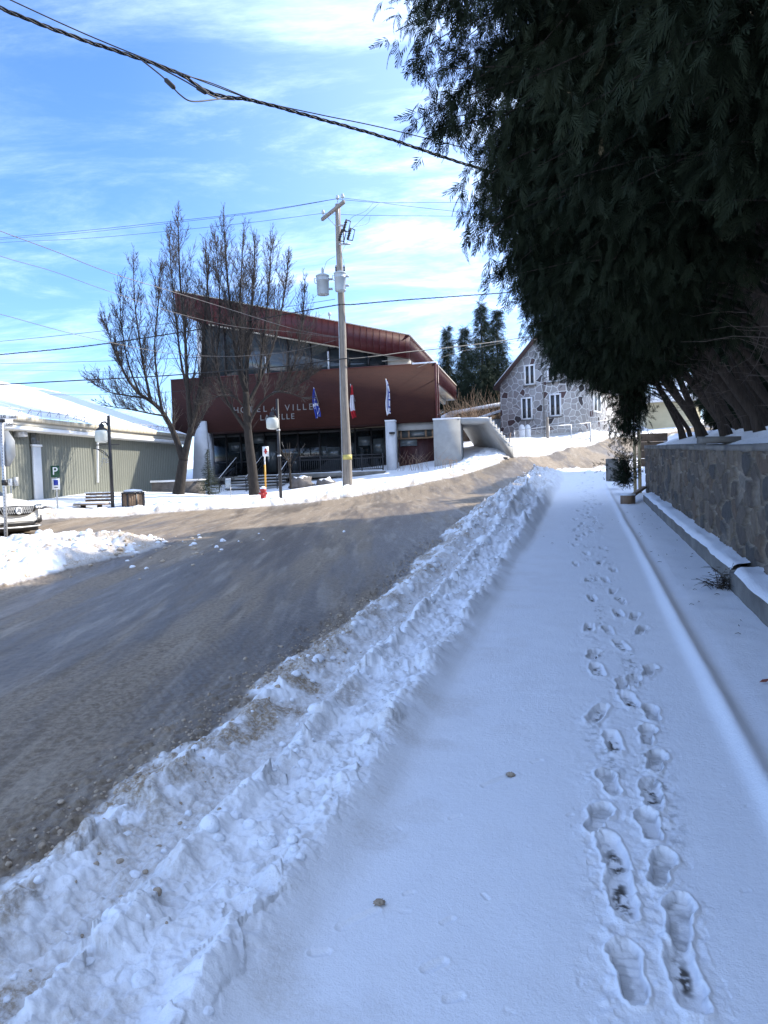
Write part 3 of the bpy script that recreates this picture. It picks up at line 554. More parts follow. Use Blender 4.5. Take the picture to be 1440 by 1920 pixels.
def snow_strip(name, parent, u0, u1, v0, v1, zf, th, seed, mat=MT['snow'], du=.05, nv=9, gap=.0):
    us = np.arange(u0, u1, du); n = len(us); ts = np.linspace(0, 1, nv); U_, T_ = np.meshgrid(us, ts, indexing='ij'); e0 = (fbm(U_*2.2, T_*0, seed, 3)-.5)*.05
    Vv = v0+.012+np.maximum(e0, -.008)+(v1-v0-.012)*T_; prof = np.sqrt(np.clip(T_/.22, 0, 1))*.55+.45*T_
    Zs = zf(U_, Vv)+.002+th*prof*(.6+.8*fbm(U_*1.5, T_*1.3, seed+4, 3)); Zs[:, 0] = zf(U_, Vv)[:, 0]-.004
    Vq = np.stack([DU[0]*U_+DV[0]*Vv, DU[1]*U_+DV[1]*Vv, Zs], -1).reshape(-1, 3); a_, b_ = np.meshgrid(np.arange(n-1), np.arange(nv-1), indexing='ij')
    Fq = np.stack([a_*nv+b_, a_*nv+b_+1, (a_+1)*nv+b_+1, (a_+1)*nv+b_], -1).reshape(-1, 4)[:, ::-1]
    return np_mesh(name, Vq-(np.array(parent.location) if parent else 0), Fq.astype(np.int32), mat, parent, smooth=True)
snow_strip('snow_cap', led, 8.45, 20, 1.46, 1.73, lambda u, v: .041*u+.20, .085, 401); snow_strip('snow_cap', led, -5, 8.2, 1.42, 1.73, lambda u, v: .041*u+.215, .085, 411)
# terrace behind the wall
us = np.arange(-12, 40, .10); vs = np.concatenate([np.arange(1.86, 4.2, .06), np.arange(4.3, 40, .7)]); U_, V_ = np.meshgrid(us, vs, indexing='ij')
Zt = .041*U_+1.50-.006*np.clip(U_-6, 0, 16)+.34*(1-np.exp(-(V_-1.9)/.9))+.035*(V_-1.9)*(V_ > 3)+.10*(fbm(U_*1.6, V_*1.6, 421, 4)-.5)*ss(1.9, 2.4, V_)
Zt = np.where(U_ > 22.1, np.minimum(Zt, base(DU[0]*U_+DV[0]*V_, DU[1]*U_+DV[1]*V_)+.05+(Zt-base(DU[0]*U_+DV[0]*V_, DU[1]*U_+DV[1]*V_))*(1-ss(22.1, 23.2, U_)*(1-ss(2.6, 4.5, V_)))), Zt)
def terr_z(u, v): return .041*u+1.50-.006*min(16, max(0, u-6))+.34*(1-math.exp(-(v-1.9)/.9))+.035*(v-1.9)*(v > 3)
n0, n1 = U_.shape; a_, b_ = np.meshgrid(np.arange(n0-1), np.arange(n1-1), indexing='ij'); Fq = np.stack([a_*n1+b_, (a_+1)*n1+b_, (a_+1)*n1+b_+1, a_*n1+b_+1], -1).reshape(-1, 4)[:, ::-1]
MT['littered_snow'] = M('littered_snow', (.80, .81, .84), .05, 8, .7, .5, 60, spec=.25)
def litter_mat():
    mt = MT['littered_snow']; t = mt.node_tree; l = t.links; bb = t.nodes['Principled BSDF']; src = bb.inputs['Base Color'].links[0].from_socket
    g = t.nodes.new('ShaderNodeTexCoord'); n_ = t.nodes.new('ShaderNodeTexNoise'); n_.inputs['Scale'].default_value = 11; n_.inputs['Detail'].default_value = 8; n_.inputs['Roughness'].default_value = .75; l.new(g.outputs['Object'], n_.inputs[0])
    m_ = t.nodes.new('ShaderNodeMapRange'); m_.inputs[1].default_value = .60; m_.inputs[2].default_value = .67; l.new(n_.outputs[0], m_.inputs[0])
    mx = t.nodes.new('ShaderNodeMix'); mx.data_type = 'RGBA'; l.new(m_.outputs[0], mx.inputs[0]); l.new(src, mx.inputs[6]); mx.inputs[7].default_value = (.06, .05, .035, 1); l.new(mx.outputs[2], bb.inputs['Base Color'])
litter_mat()
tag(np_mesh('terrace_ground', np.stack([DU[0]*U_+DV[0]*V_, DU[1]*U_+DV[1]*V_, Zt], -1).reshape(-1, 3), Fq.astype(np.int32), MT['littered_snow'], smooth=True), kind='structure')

MT['dead'] = M('dead_twig', (.06, .045, .036), .3, 8, .9, col2=(.15, .12, .10))
# ------------------------------------------------------------------ cedars
def leaf_spray(L, rng, k=7):
    """one flat cedar frond: axis +x, drooping tip, thin leaflets on both sides"""
    V = []; F = []
    def lf(p, d, ln, w):
        n = np.array([-d[1], d[0], 0]); b = len(V)
        V.extend([p, p+d*ln*.5+n*w, p+d*ln, p+d*ln*.5-n*w]); F.append([b, b+1, b+2, b+3])
    ax = np.array([1., 0, 0]); lf(np.zeros(3), ax, L, L*.022)
    for i in range(k):
        t = .12+.80*i/(k-1); ln = L*(.52-.38*t)*rng.uniform(.8, 1.15)
        for s in (-1, 1):
            an = s*R(rng.uniform(26, 42)); d = np.array([math.cos(an), math.sin(an), 0]); lf(ax*L*(t+rng.uniform(-.03, .03)), d, ln, L*.023)
    V = np.array(V); V[:, 2] -= .9*(V[:, 0]**2)/L*.5+.5*np.abs(V[:, 1])*.6; return V, np.array(F)
def spread(pts, dirs, L, rng, nvar=5, k=9, mat=None, name='foliage', parent=None):
    """fronds at pts pointing along dirs; ONE mesh"""
    vars_ = [leaf_spray(1.0, rng, k) for _ in range(nvar)]; Vs = []; Fs = []; off = 0; n = len(pts); ch = rng.integers(0, nvar, n)
    for c in range(nvar):
        Vb, Fb = vars_[c]; s = np.nonzero(ch == c)[0]
        if not len(s): continue
        d = dirs[s]; d = d/np.linalg.norm(d, axis=1, keepdims=True); rnd = rng.standard_normal((len(s), 3)); side = np.cross(d, rnd); side /= np.linalg.norm(side, axis=1, keepdims=True)+1e-9
        nor = np.cross(d, side); nor = np.where(nor[:, 2:3] < 0, -nor, nor); side = np.cross(nor, d); sc = (L*rng.uniform(.65, 1.25, len(s)))[:, None, None]
        W_ = (d[:, None, :]*Vb[None, :, 0:1]+side[:, None, :]*Vb[None, :, 1:2]+nor[:, None, :]*Vb[None, :, 2:3])*sc+pts[s][:, None, :]
        Vs.append(W_.reshape(-1, 3)); Fs.append((Fb[None]+(np.arange(len(s))*len(Vb))[:, None, None]).reshape(-1, 4)+off); off += len(s)*len(Vb)
    return np_mesh(name, np.concatenate(Vs), np.concatenate(Fs).astype(np.int32), mat or MT['cedar'], parent)
def cedar_local(seed, low=False, upright=False, dens=1.0):
    """parts of one leaning cedar in local axes: x = towards the wall (away from the street), y = along the street"""
    rng = np.random.default_rng(seed); wood = MB(); tw = MB(); ptsA = []; dirA = []
    stems = [(0, 0), (rng.uniform(.1, .5), rng.uniform(.35, .6)), (rng.uniform(.3, .9), -rng.uniform(.35, .6)), (rng.uniform(.7, 1.3), rng.uniform(-.2, .6))] if not upright else [(0, 0)]
    top = 5.2 if not upright else 7.5
    axis = None
    for si, (ox, oy) in enumerate(stems):
        ln = 0 if upright else rng.uniform(.72, 1.15); pts = []; r0 = rng.uniform(.085, .12)*(1 if si == 0 else rng.uniform(.5, .8))
        for k in range(12):
            z = -.25+k/11*(top+.25); zz_ = max(0, z); x = ox*(1+k*.03)-ln*(.66*zz_-.05*zz_*zz_)+.04*math.sin(k*1.1+seed+si*2); y = oy*(1+k*.12)+.06*math.sin(k*.9+seed*2)
            pts.append((x, y, z))
        wood.tube(pts, [r0*(1.25 if k == 0 else 1)*(1-.075*k) for k in range(12)], 9)
        if si == 0: axis = np.array(pts)
    def trunk_at(z): return np.array([np.interp(z, axis[:, 2], axis[:, 0]), np.interp(z, axis[:, 2], axis[:, 1]), z])
    nb = int((175 if not upright else 120)*dens)
    for k in range(nb):
        # a target point in the crown, then a branch that reaches it from the trunk
        for _ in range(60):
            a_ = rng.uniform(0, 2*math.pi); c_ = rng.uniform(-1, 1); s_ = math.sqrt(1-c_*c_); rr = rng.uniform(.55, 1.0)**.5
            if upright: tx, ty, tz = rr*s_*math.cos(a_)*1.6, rr*s_*math.sin(a_)*1.6, 4.0+3.7*c_*rr; ok = tz > .3; 
            else:
                tx = -2.1+2.05*rr*s_*math.cos(a_); ty = 1.25*rr*s_*math.sin(a_); tz = 3.5+2.3*rr*c_
                ok = tz > (1.5+.32*(-1.9-tx) if tx > -3.3 else 2.3+1.8*(-3.3-tx)) if tx < -1.9 else tz > 1.6+max(0, (tx+1.5))*.75
                if tx < -3.3 and rng.random() < .25: ok = False
            if ok: break
        T = np.array([tx, ty, tz]); z0 = min(max(.6, tz-rng.uniform(-.3, .8)), top-.3); B = trunk_at(z0); mid = (B+T)/2+np.array([0, 0, .25])+rng.normal(0, .12, 3)
        ts = np.linspace(0, 1, 6); path = [(1-t)**2*B+2*t*(1-t)*mid+t*t*T+np.array([0, 0, -.25*t**3]) for t in ts]
        wood.tube(path, [.017*(1-.88*t)+.002 for t in ts], 4, cap=False)
        ns = int(rng.uniform(85, 125)); dv = path[-1]-path[-3]; dv = dv/(np.linalg.norm(dv)+1e-9)
        for q in range(ns):
            t = rng.beta(2.4, .85); p = (1-t)**2*B+2*t*(1-t)*mid+t*t*T+np.array([0, 0, -.25*t**3])+rng.normal(0, .115, 3)*np.array([1, 1, .85])
            dd = dv*.5+rng.normal(0, .55, 3)+np.array([0, 0, -.8]); ptsA.append(p); dirA.append(dd)
    if low:      # the drooping skirt at the end of the row
        for k in range(42):
            T = np.array([rng.uniform(-1.75, -1.0), rng.uniform(-.4, .7), rng.uniform(.05, 1.9)]); B = trunk_at(rng.uniform(1.6, 2.6)); mid = (B+T)/2+np.array([-.2, 0, .3])
            ts = np.linspace(0, 1, 7); path = [(1-t)**2*B+2*t*(1-t)*mid+t*t*T for t in ts]; wood.tube(path, [.02*(1-.7*t) for t in ts], 4, cap=False)
            for q in range(70):
                t = rng.beta(2.2, 1); p = (1-t)**2*B+2*t*(1-t)*mid+t*t*T+rng.normal(0, .13, 3); ptsA.append(p); dirA.append(rng.normal(0, .5, 3)+np.array([-.1, 0, -.6]))
    for k in range(24 if not upright else 0):   # bare dead twigs under the crown
        z0 = rng.uniform(.15, 2.6); B = trunk_at(z0); an = rng.uniform(0, 2*math.pi); ln = rng.uniform(.4, 1.3); d = np.array([math.cos(an), math.sin(an), rng.uniform(-.1, .5)]); p = B.copy(); path = [p.copy()]
        for j in range(5):
            d = d+rng.normal(0, .22, 3)+np.array([0, 0, -.03]); d /= np.linalg.norm(d); p = p+d*ln/5; path.append(p.copy())
        tw.tube(path, [.0065-.001*j for j in range(6)], 3, cap=False)
    return wood, tw, np.array(ptsA), np.array(dirA), rng
def cedar(seed, label, low=False, upright=False, dens=1.0, L=.185):
    w, tw, p, d, rng = cedar_local(seed, low, upright, dens); t = thing('cedar_tree', label, 'tree', group='cedars leaning over the stone wall')
    w.build('trunk', MT['cedar_bark'], t, smooth=True)
    if tw.v: tw.build('dead_twigs', MT['dead'], t)
    spread(p, d, L, rng, parent=t, name='crown'); return t
def dup(o, loc, rz=None, sc=None):
    c = o.copy(); COL.objects.link(c); c.location = [float(q) for q in loc]
    if rz is not None: c.rotation_euler = (0, 0, rz)
    if sc is not None: c.scale = sc
    for ch in list(o.children):
        k = ch.copy(); COL.objects.link(k); k.parent = c
        for g in ch.children: q = g.copy(); COL.objects.link(q); q.parent = k
    return c
ordn = ['first', 'second', 'third', 'fourth', 'fifth', 'sixth', 'seventh', 'eighth', 'ninth', 'tenth', 'eleventh', 'twelfth', 'thirteenth', 'fourteenth', 'fifteenth']
RZC = -AZ
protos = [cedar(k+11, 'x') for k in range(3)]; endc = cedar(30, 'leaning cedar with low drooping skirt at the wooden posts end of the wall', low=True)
q = xy(20.3, 2.55); endc.location = (q[0], q[1], terr_z(20.3, 2.55)); endc.rotation_euler = (0, 0, RZC)
row = [(18.9, 2.75), (17.5, 2.55), (16.2, 2.8), (14.9, 2.6), (13.5, 2.75), (12.2, 2.6), (10.9, 2.85), (9.6, 2.75), (8.3, 2.45), (7.1, 2.3), (5.6, 3.2), (4.2, 3.6), (2.6, 3.8), (.8, 3.8)]
for k, (u, v) in enumerate(row):
    q = xy(u, v); rz = RZC+random.uniform(-.16, .16); sc = random.uniform(.93, 1.06); s3 = (sc, sc, sc*random.uniform(.94, 1.05)); src = protos[k % 3]
    if k < 3: o = src; o.location = (q[0], q[1], terr_z(u, v)); o.rotation_euler = (0, 0, rz); o.scale = s3
    else: o = dup(src, (q[0], q[1], terr_z(u, v)), rz, s3)
    o['label'] = f'leaning dark cedar above the stone wall, {ordn[k+1]} trunk counted from the wooden posts'
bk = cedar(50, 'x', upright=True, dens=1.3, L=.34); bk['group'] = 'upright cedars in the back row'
back = [(6+1.9*k, 6.0+.6*((k*7) % 3)) for k in range(18)]+[(5+2.2*k, 8.4) for k in range(11)]  # hidden rows added to darken the trunk gaps and block stray sun
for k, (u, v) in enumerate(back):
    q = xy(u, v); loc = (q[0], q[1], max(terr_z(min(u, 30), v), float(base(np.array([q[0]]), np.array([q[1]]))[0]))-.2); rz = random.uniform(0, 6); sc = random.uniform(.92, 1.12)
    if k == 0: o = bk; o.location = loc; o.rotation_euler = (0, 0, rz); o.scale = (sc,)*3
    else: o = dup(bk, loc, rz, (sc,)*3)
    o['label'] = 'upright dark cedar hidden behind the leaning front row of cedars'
# little cedar bush at the foot of the posts
rng = np.random.default_rng(5); pts = []; dr = []; wb = MB()
for k in range(60):
    T = np.array([rng.normal(0, .19), rng.normal(0, .25), rng.uniform(.1, 1.05)]); wb.tube([(0, 0, 0), T*np.array([.5, .5, .7]), T], [.012, .008, .004], 4, cap=False)
    for j in range(26):
        t_ = rng.beta(2, 1); pts.append(T*t_+rng.normal(0, .09, 3)); dr.append(np.array([T[0], T[1], .35])+rng.normal(0, .4, 3))
p_ = gpt(1176, 903); p_ = P(1173, 908, 21.8)
bush = thing('cedar_bush', 'small green cedar bush in front of the two pale wooden posts', 'bush', p_); wb.build('stems', MT['cedar_bark'], bush); spread(np.array(pts), np.array(dr), .12, rng, parent=bush, name='foliage')

# ------------------------------------------------------------------ things at the end of the wall
for k, (px, w, top) in enumerate(((1190, .07, 812), (1199, .075, 806))):
    p0 = P(px+1, 915, 21.6); p1 = P(px, top, 21.6); b = MB(); b.box2((p0[0]-w/2, p0[1]-w/2, p0[2]-.15), (p0[0]+w/2, p0[1]+w/2, p1[2]))
    o = b.build('wooden_post', MT['new_wood']); tag(o, ('pale wooden post beside the cedar bush, the shorter of the two', 'pale wooden post touching the stone wall end, the taller of the two')[k], 'post', 'pale posts at the end of the stone wall')
p0 = P(1205, 812, 22.6); b = MB()
for k in range(4): b.box2((p0[0]-.05, p0[1]+.01*k, p0[2]-.06-.25*k-.2), (p0[0]+.75, p0[1]+.05+.01*k, p0[2]-.06-.25*k+.04))
tag(b.build('board_edging', MT['brown_wood']), 'dark brown boards holding back the snow behind the wooden posts', 'boards')
q = xy(19.3, 1.05); z = .041*19.3; b = MB(); b.box((q[0], q[1], z+.12), (.22, .3, .26), rotz(.3)); o = thing('timber_block', 'short brown timber block with a snow top lying beside the ledge end', 'block', (q[0], q[1], z))
b.build('block', MT['brown_wood'], o, world=True); b = MB(); b.box((q[0], q[1], z+.27), (.23, .31, .045), rotz(.3)); b.build('snow_cap', MT['snow'], o, world=True)
b = MB(); a0 = np.array(strip_pts(19.4, 1.12, .80+.16)); a1 = np.array(strip_pts(21.3, 1.60, .88+.36)); dd = a1-a0; an = math.atan2(dd[1], dd[0]); b.box((a0+a1)/2, (np.linalg.norm(dd), .12, .05), rotz(an) @ np.array([[math.cos(-.1), 0, math.sin(-.1)], [0, 1, 0], [-math.sin(-.1), 0, math.cos(-.1)]]))
tag(b.build('plank', MT['brown_wood']), 'weathered brown plank leaning from the timber block to the posts', 'plank')
p0 = P(1152, 890, 24.5); b = MB(); b.box((p0[0], p0[1], p0[2]+.08), (.26, .4, .6), rotz(.1)); b.box((p0[0]+.05, p0[1]+.4, p0[2]+.16), (.3, .35, .75), rotz(.05))
tag(b.build('concrete_block', MT['concrete_dk']), 'dark weathered concrete block beside the cedar bush at the sidewalk edge', 'block')
rng = np.random.default_rng(8); b = MB(); q = xy(8.25, 1.36)
for k in range(90):
    d = rng.normal(0, 1, 3); d[2] = abs(d[2])*.6; d /= np.linalg.norm(d); ln = rng.uniform(.08, .26); p = np.array([q[0], q[1], .041*8.25+.08])+rng.normal(0, .05, 3); b.tube([p, p+d*ln*.6+rng.normal(0, .015, 3), p+d*ln+np.array([0, 0, -.03])], [.004, .003, .0015], 3, cap=False)
for k in range(60):
    p = np.array([q[0], q[1], .041*8.25+.14])+rng.normal(0, .07, 3); b.box(p, (.035, .02, .004), rotz(rng.uniform(0, 6)))
tag(b.build('dry_weed', MT['litter']), 'dark dry weed tuft growing from the joint in the concrete ledge', 'weed')
# fallen leaf, twigs and crumbs on the sidewalk snow
b = MB(); p = gpt(1434, 1297); z = ground_z(p[0], p[1])+.012
b.add([(p[0]-.035, p[1], z), (p[0]-.005, p[1]+.02, z+.012), (p[0]+.04, p[1]+.004, z+.02), (p[0], p[1]-.02, z+.006)], [[0, 1, 2, 3]])
tag(b.build('fallen_leaf', M('dead_leaf', (.22, .06, .035), .3, 20, .7)), 'reddish brown dead leaf lying on the snow right of the ridge', 'leaf')
b = MB(); rng = np.random.default_rng(3)
for k in range(60):
    u = rng.uniform(2.5, 17); v = rng.uniform(.85, 1.4) if k < 48 else rng.uniform(-.7, .7); q = xy(u, v); z = ground_z(q[0], q[1])+.008; a_ = rng.uniform(0, 6); ln = rng.uniform(.015, .07)
    b.tube([(q[0], q[1], z), (q[0]+math.cos(a_)*ln*.5, q[1]+math.sin(a_)*ln*.5, z+.008), (q[0]+math.cos(a_+.4)*ln, q[1]+math.sin(a_+.4)*ln, z)], [.003, .003, .0015], 4)
tag(b.build('twig_litter', MT['litter']), 'tiny dark twigs and cedar bits scattered on the sidewalk snow', 'twigs', kind='stuff')
for k, (px, py) in enumerate(((958, 1464), (712, 1712))):
    p = gpt(px, py); z = ground_z(p[0], p[1]); s = IV*(1+.25*np.random.default_rng(k).standard_normal((len(IV), 1)))*np.array([.020, .013, .010])+np.array([p[0], p[1], z+.012])
    tag(np_mesh('slush_lump', s, IF.astype(np.int32), MT['slush'], smooth=True), ('small tan slush lump on the smooth sidewalk, nearest its middle', 'small tan slush lump on the sidewalk close to the ploughed bank')[k], 'slush lump', 'slush lumps on the sidewalk')

# ------------------------------------------------------------------ town hall
BO = np.array([2.85, 38.0]); BX = np.array([.9786, -.2057]); BY = np.array([.2057, .9786]); BA = math.atan2(BX[1], BX[0])
def bl(px, py, yl, O=None, X_=None, Y_=None):
    """pixel -> (x, z) in the building's own plane y = yl"""
    O = BO if O is None else O; X_ = BX if X_ is None else X_; Y_ = BY if Y_ is None else Y_
    d = ray(px, py); t = (yl-(CAM[:2]-O) @ Y_)/(d[:2] @ Y_); p = CAM+d*t; return float((p[:2]-O) @ X_), float(p[2])
ZB = 1.4
th = thing('town_hall', 'red brick town hall with a slanting red metal roof prow and dark ground floor glazing', 'building', (BO[0], BO[1], ZB), BA)
def bb(b, name, mat, parent=th, smooth=False): return b.build(name, mat, parent, dz=-ZB, smooth=smooth)
xL, zT = bl(320, 713, 0); xL2, zB1 = bl(325, 814, 0); _, zT2 = bl(818, 680, 0); _, zB2 = bl(816, 790, 0)
zT = (zT+zT2)/2; zBt = (zB1+zB2)/2
b = MB(); b.box2((xL, 0, zBt), (0, .34, zT)); b.box2((xL, .341, zBt), (-1.9, 3, zBt+.3)); bb(b, 'brick_wall', MT['brick'])
b = MB(); b.box2((-1.2, -.03, zT), (.05, .37, zT+.07)); bb(b, 'parapet_snow', MT['snow'])
b = MB(); b.box2((xL-.02, -.025, zT), (-1.22, .5, zT+.035)); b.box2((-.06, -.04, zBt), (.03, .03, zT-.002)); bb(b, 'parapet_flashing', MT['red_metal'])
# main volume behind
b = MB(); b.box2((xL+2.2, 3.0, 1.0), (-2.9, 22.0, zT-.3)); bb(b, 'main_wall', MT['dark_red'])
# prow roof: fascia traced as a slab that slopes to the right and runs back
y0 = .35; A1 = bl(326, 545, y0); A2 = bl(767, 629, y0); A3 = bl(767, 671, y0); A4 = bl(372, 602, y0); A5 = bl(330, 586, y0)
b = MB(); b.prism([A1, A2, A3, A4, A5], y0, y0+22.0); roof = bb(b, 'roof', MT['red_metal'])
b = MB(); n = 38
for k in range(n):
    t = (k+.5)/n; x = A1[0]+(A2[0]-A1[0])*t; zt = A1[1]+(A2[1]-A1[1])*t; zb_ = np.interp(x, [A5[0], A4[0], A3[0]], [A5[1], A4[1], A3[1]])
    b.box2((x-.015, y0-.035, zb_+.02), (x+.015, y0-.002, zt-.03))
for k in range(62):
    y = y0+.2+k*.352; b.box2((A2[0]+.002, y-.018, A3[1]+.02), (A2[0]+.045, y+.018, A2[1]-.04))
bb(b, 'standing_seams', MT['red_metal'], roof).parent = roof
b = MB(); b.add([(A1[0]-.03, y0-.06, A1[1]), (A2[0]+.06, y0-.06, A2[1]), (A2[0]+.06, y0+22.05, A2[1]), (A1[0]-.03, y0+22.05, A1[1]), (A1[0]-.03, y0-.06, A1[1]+.05), (A2[0]+.06, y0-.06, A2[1]+.05), (A2[0]+.06, y0+22.05, A2[1]+.05), (A1[0]-.03, y0+22.05, A1[1]+.05)],
    [[3, 2, 1, 0], [4, 5, 6, 7], [0, 1, 5, 4], [1, 2, 6, 5], [2, 3, 7, 6], [3, 0, 4, 7]]); bb(b, 'roof_edge', MT['cream'], roof)
b = MB(); b.box2((A3[0]-1.5, y0+.3, A3[1]-.02), (A3[0]-.03, y0+21.9, A3[1]-.005)); b.box2((A3[0]-1.02, y0+2, A3[1]-.34), (A3[0]-.75, y0+21.5, A3[1]-.022)); bb(b, 'soffit', MT['cream'], roof)
# clerestory under the fascia
yc = .9; x0, _ = bl(383, 700, yc); x1, _ = bl(726, 683, yc); xr, _ = bl(765, 680, yc)
def fz(x): return float(np.interp(x, [A4[0], A3[0]], [A4[1], A3[1]]))-.01
b = MB(); b.prism([(x0, zT-.05), (x1, zT-.05), (x1, fz(x1)), (x0, fz(x0))], yc+.06, yc+.12); cl = bb(b, 'clerestory_glass', MT['glass_mid'])
b = MB()
for px in (384, 422, 450, 497, 540, 583, 617, 655, 692, 725):
    x, _ = bl(px, 690, yc); 
    if fz(x)-zT > .05: b.box2((x-.05, yc-.05, zT-.04), (x+.05, yc+.055, fz(x)))
b.box2((x0, yc-.04, zT-.04), (x1, yc+.05, zT+.06)); bb(b, 'mullion', MT['frame_dk'], cl)
b = MB()
for px in (450, 499, 617):
    x, _ = bl(px, 690, yc); b = MB(); b.box2((x-.045, yc-.09, zT+.02), (x+.045, yc-.052, min(fz(x), zT+1.1))); bb(b, 'white_post', MT['white'], cl)
xa, _ = bl(371, 650, yc); b = MB(); b.box2((xa, yc-.1, zT-.2), (x0-.002, yc+.6, fz(xa))); bb(b, 'corner_pier', MT['pier'])
b = MB(); b.prism([(x1+.004, zT-.05), (A3[0]-.05, zT-.05), (A3[0]-.05, A3[1]-.01), (x1+.004, fz(x1))], yc, yc+.2); bb(b, 'cream_panel', MT['cream'])
b = MB(); b.prism([(A4[0]+.4, fz(A4[0]+.4)-.0), (A3[0]-.05, A3[1]-.005), (A3[0]-.05, A3[1]-.06), (A4[0]+.4, fz(A4[0]+.4)-.07)], yc-.2, yc-.06); bb(b, 'soffit_trim', MT['cream'])
# glazed ground floor set back beneath the brick
yg = 1.6; gx0, _ = bl(392, 850, yg); gx1, _ = bl(724, 850, yg); _, gz0 = bl(600, 888, -1.2); gz0 -= .02
b = MB(); b.box2((xL+1.2, yg+.12, gz0-.6), (-.1, yg+.3, zBt)); bb(b, 'recessed_wall', MT['frame_dk'])
b = MB(); b.box2((gx0, yg+.05, gz0+.05), (gx1, yg+.11, zBt-.12)); gg = bb(b, 'shop_window', MT['glass'])
b = MB(); zs1 = bl(600, 818, yg)[1]
for px in (392, 425, 452, 470, 497, 526, 560, 600, 640, 667, 697, 722):
    x, _ = bl(px, 850, yg); b.box2((x-.04, yg-.03, gz0), (x+.04, yg+.045, zBt-.05))
b.box2((gx0, yg-.02, gz0+.82), (gx1, yg+.04, gz0+.9)); b.box2((gx0, yg-.02, zBt-.2), (gx1, yg+.04, zBt-.05)); bb(b, 'mullion', MT['frame_dk'], gg)
b = MB()
for px0, px1, py0, py1, in ((428, 450, 829, 846), (454, 468, 832, 846), (472, 495, 816, 832), (548, 558, 850, 884), (602, 612, 836, 862), (614, 636, 838, 862), (642, 664, 830, 850), (700, 720, 822, 850), (672, 694, 818, 836)):
    xa_, za_ = bl(px0, py1, yg); xb_, zb_ = bl(px1, py0, yg); b = MB(); b.box2((xa_, yg+.035, za_), (xb_, yg+.049, zb_)); bb(b, 'blind', MT['glass_pale'], gg)
# interior-facing entrance door
xd0, _ = bl(498, 880, yg); xd1, _ = bl(524, 880, yg); b = MB(); b.box2((xd0+.05, yg-.02, gz0+.03), (xd1-.05, yg+.03, gz0+2.05)); d_ = bb(b, 'door', MT['frame_dk']); b = MB(); b.box2((xd0+.17, yg-.035, gz0+.25), (xd1-.17, yg-.024, gz0+1.9)); bb(b, 'pane', MT['glass_pale'], d_)
# left fin
yf = -.3; f = [bl(px, py, yf) for px, py in ((372, 776), (383, 776), (389, 850), (391, 905), (361, 905), (364, 820))]; f = [(x, min(z, zBt-.0) if i < 2 else z) for i, (x, z) in enumerate(f)]
f[0] = (f[0][0], f[0][1]+.6); f[1] = (f[1][0], f[1][1]+.6)
b = MB(); b.prism(f, yf, -.03); b.prism([(x, z) for x, z in f[2:5]]+[(f[5][0], zBt-.02), (f[2][0]-.05, zBt-.02)], -.02, .6); bb(b, 'splayed_pier', MT['pier'])
# right column and service bay
yk = -.55; (cx0, cz1), (cx1, _), (_, cz0) = bl(722, 790, yk), (bl(739, 790, yk)), bl(735, 897, yk)
b = MB(); b.box2((cx0, yk, cz0-.4), (cx1, yk+.75, cz1)); bb(b, 'column', MT['pier']); b = MB(); b.box2((cx0-.02, yk-.02, cz1), (cx1+.02, yk+.77, cz1+.06)); bb(b, 'column_snow', MT['snow'])
yb = .25; _, zb0 = bl(780, 806, yb); b = MB(); b.box2((cx1+.002, yb, zb0), (-.02, yb+.5, zBt-.003)); bb(b, 'beam', MT['concrete'])
_, zs0 = bl(780, 820, yb+.15); b = MB(); b.box2((cx1, yb+.2, zs0), (-.03, yb+.24, zb0)); wn = bb(b, 'strip_window', MT['glass_pale']); b = MB()
for px in (752, 767, 799, 812):
    x, _ = bl(px, 812, yb+.2); b.box2((x-.05, yb+.1, zs0), (x+.05, yb+.19, zb0))
b.box2((cx1, yb+.12, zs0-.07), (-.03, yb+.195, zs0)); bb(b, 'frame', MT['brown_wood'], wn)
_, zd0 = bl(780, 882, yb); b = MB(); b.box2((cx1, yb+.21, zd0-.6), (-.03, yb+.35, zs0-.072))
for k in range(9):
    x = cx1+(k+.5)/9*(-.03-cx1); b.box2((x-.012, yb+.195, zd0-.4), (x+.012, yb+.209, zs0-.08))
gd = bb(b, 'service_door', MT['dark_red']); xa_, za_ = bl(751, 837, yb+.2); xb_, zb_ = bl(782, 823, yb+.2); b = MB(); b.box2((xa_, yb+.175, za_), (xb_, yb+.192, zb_)); bb(b, 'pane', MT['glass_pale'], gd)
xa_, za_ = bl(734, 812, yk); b = MB(); b.box2((xa_-.1, yk-.1, za_-.05), (xa_+.18, yk-.002, za_+.05)); bb(b, 'wall_light', MT['black'])
# downpipe at the right corner
b = MB(); b.tube([(.07, .2, zT-.05), (.07, .2, zBt-.2)], .045, 6); bb(b, 'downpipe', MT['red_metal'])
b = MB(); b.box2((A3[0]-2.0, 3.2, zBt-1.0), (A3[0]-1.0, 15, A3[1]-.36)); bb(b, 'side_wall', MT['brick'])
b = MB()
for k in range(26): b.box2((A3[0]-1.0+.003, 3.4+k*.42, zBt-.9), (A3[0]-.97, 3.44+k*.42, A3[1]-.38))
bb(b, 'board_joints', MT['red_metal'])
# roof vent
v0 = bl(786, 634, 3.5); b = MB(); b.lathe([(.02, 0), (.05, .05), (.05, .4), (.28, .45), (.30, .6), (.2, .75), (.02, .8)], 10, (A2[0]-.9, 6.0, A2[1]+.2)); bb(b, 'roof_vent', MT['galv']); b = MB(); b.lathe([(.02, 0), (.04, .05), (.04, .3), (.2, .33), (.2, .5), (.02, .55)], 10, (A2[0]-.5, 7.2, A2[1]+.1)); bb(b, 'roof_vent', MT['galv'])
b = MB(); b.lathe([(.03, 0), (.03, .3), (.09, .32), (.09, .45), (.02, .5)], 8, (bl(618, 600, .8)[0], .8, bl(618, 603, .8)[1])); bb(b, 'roof_vent', MT['galv'])
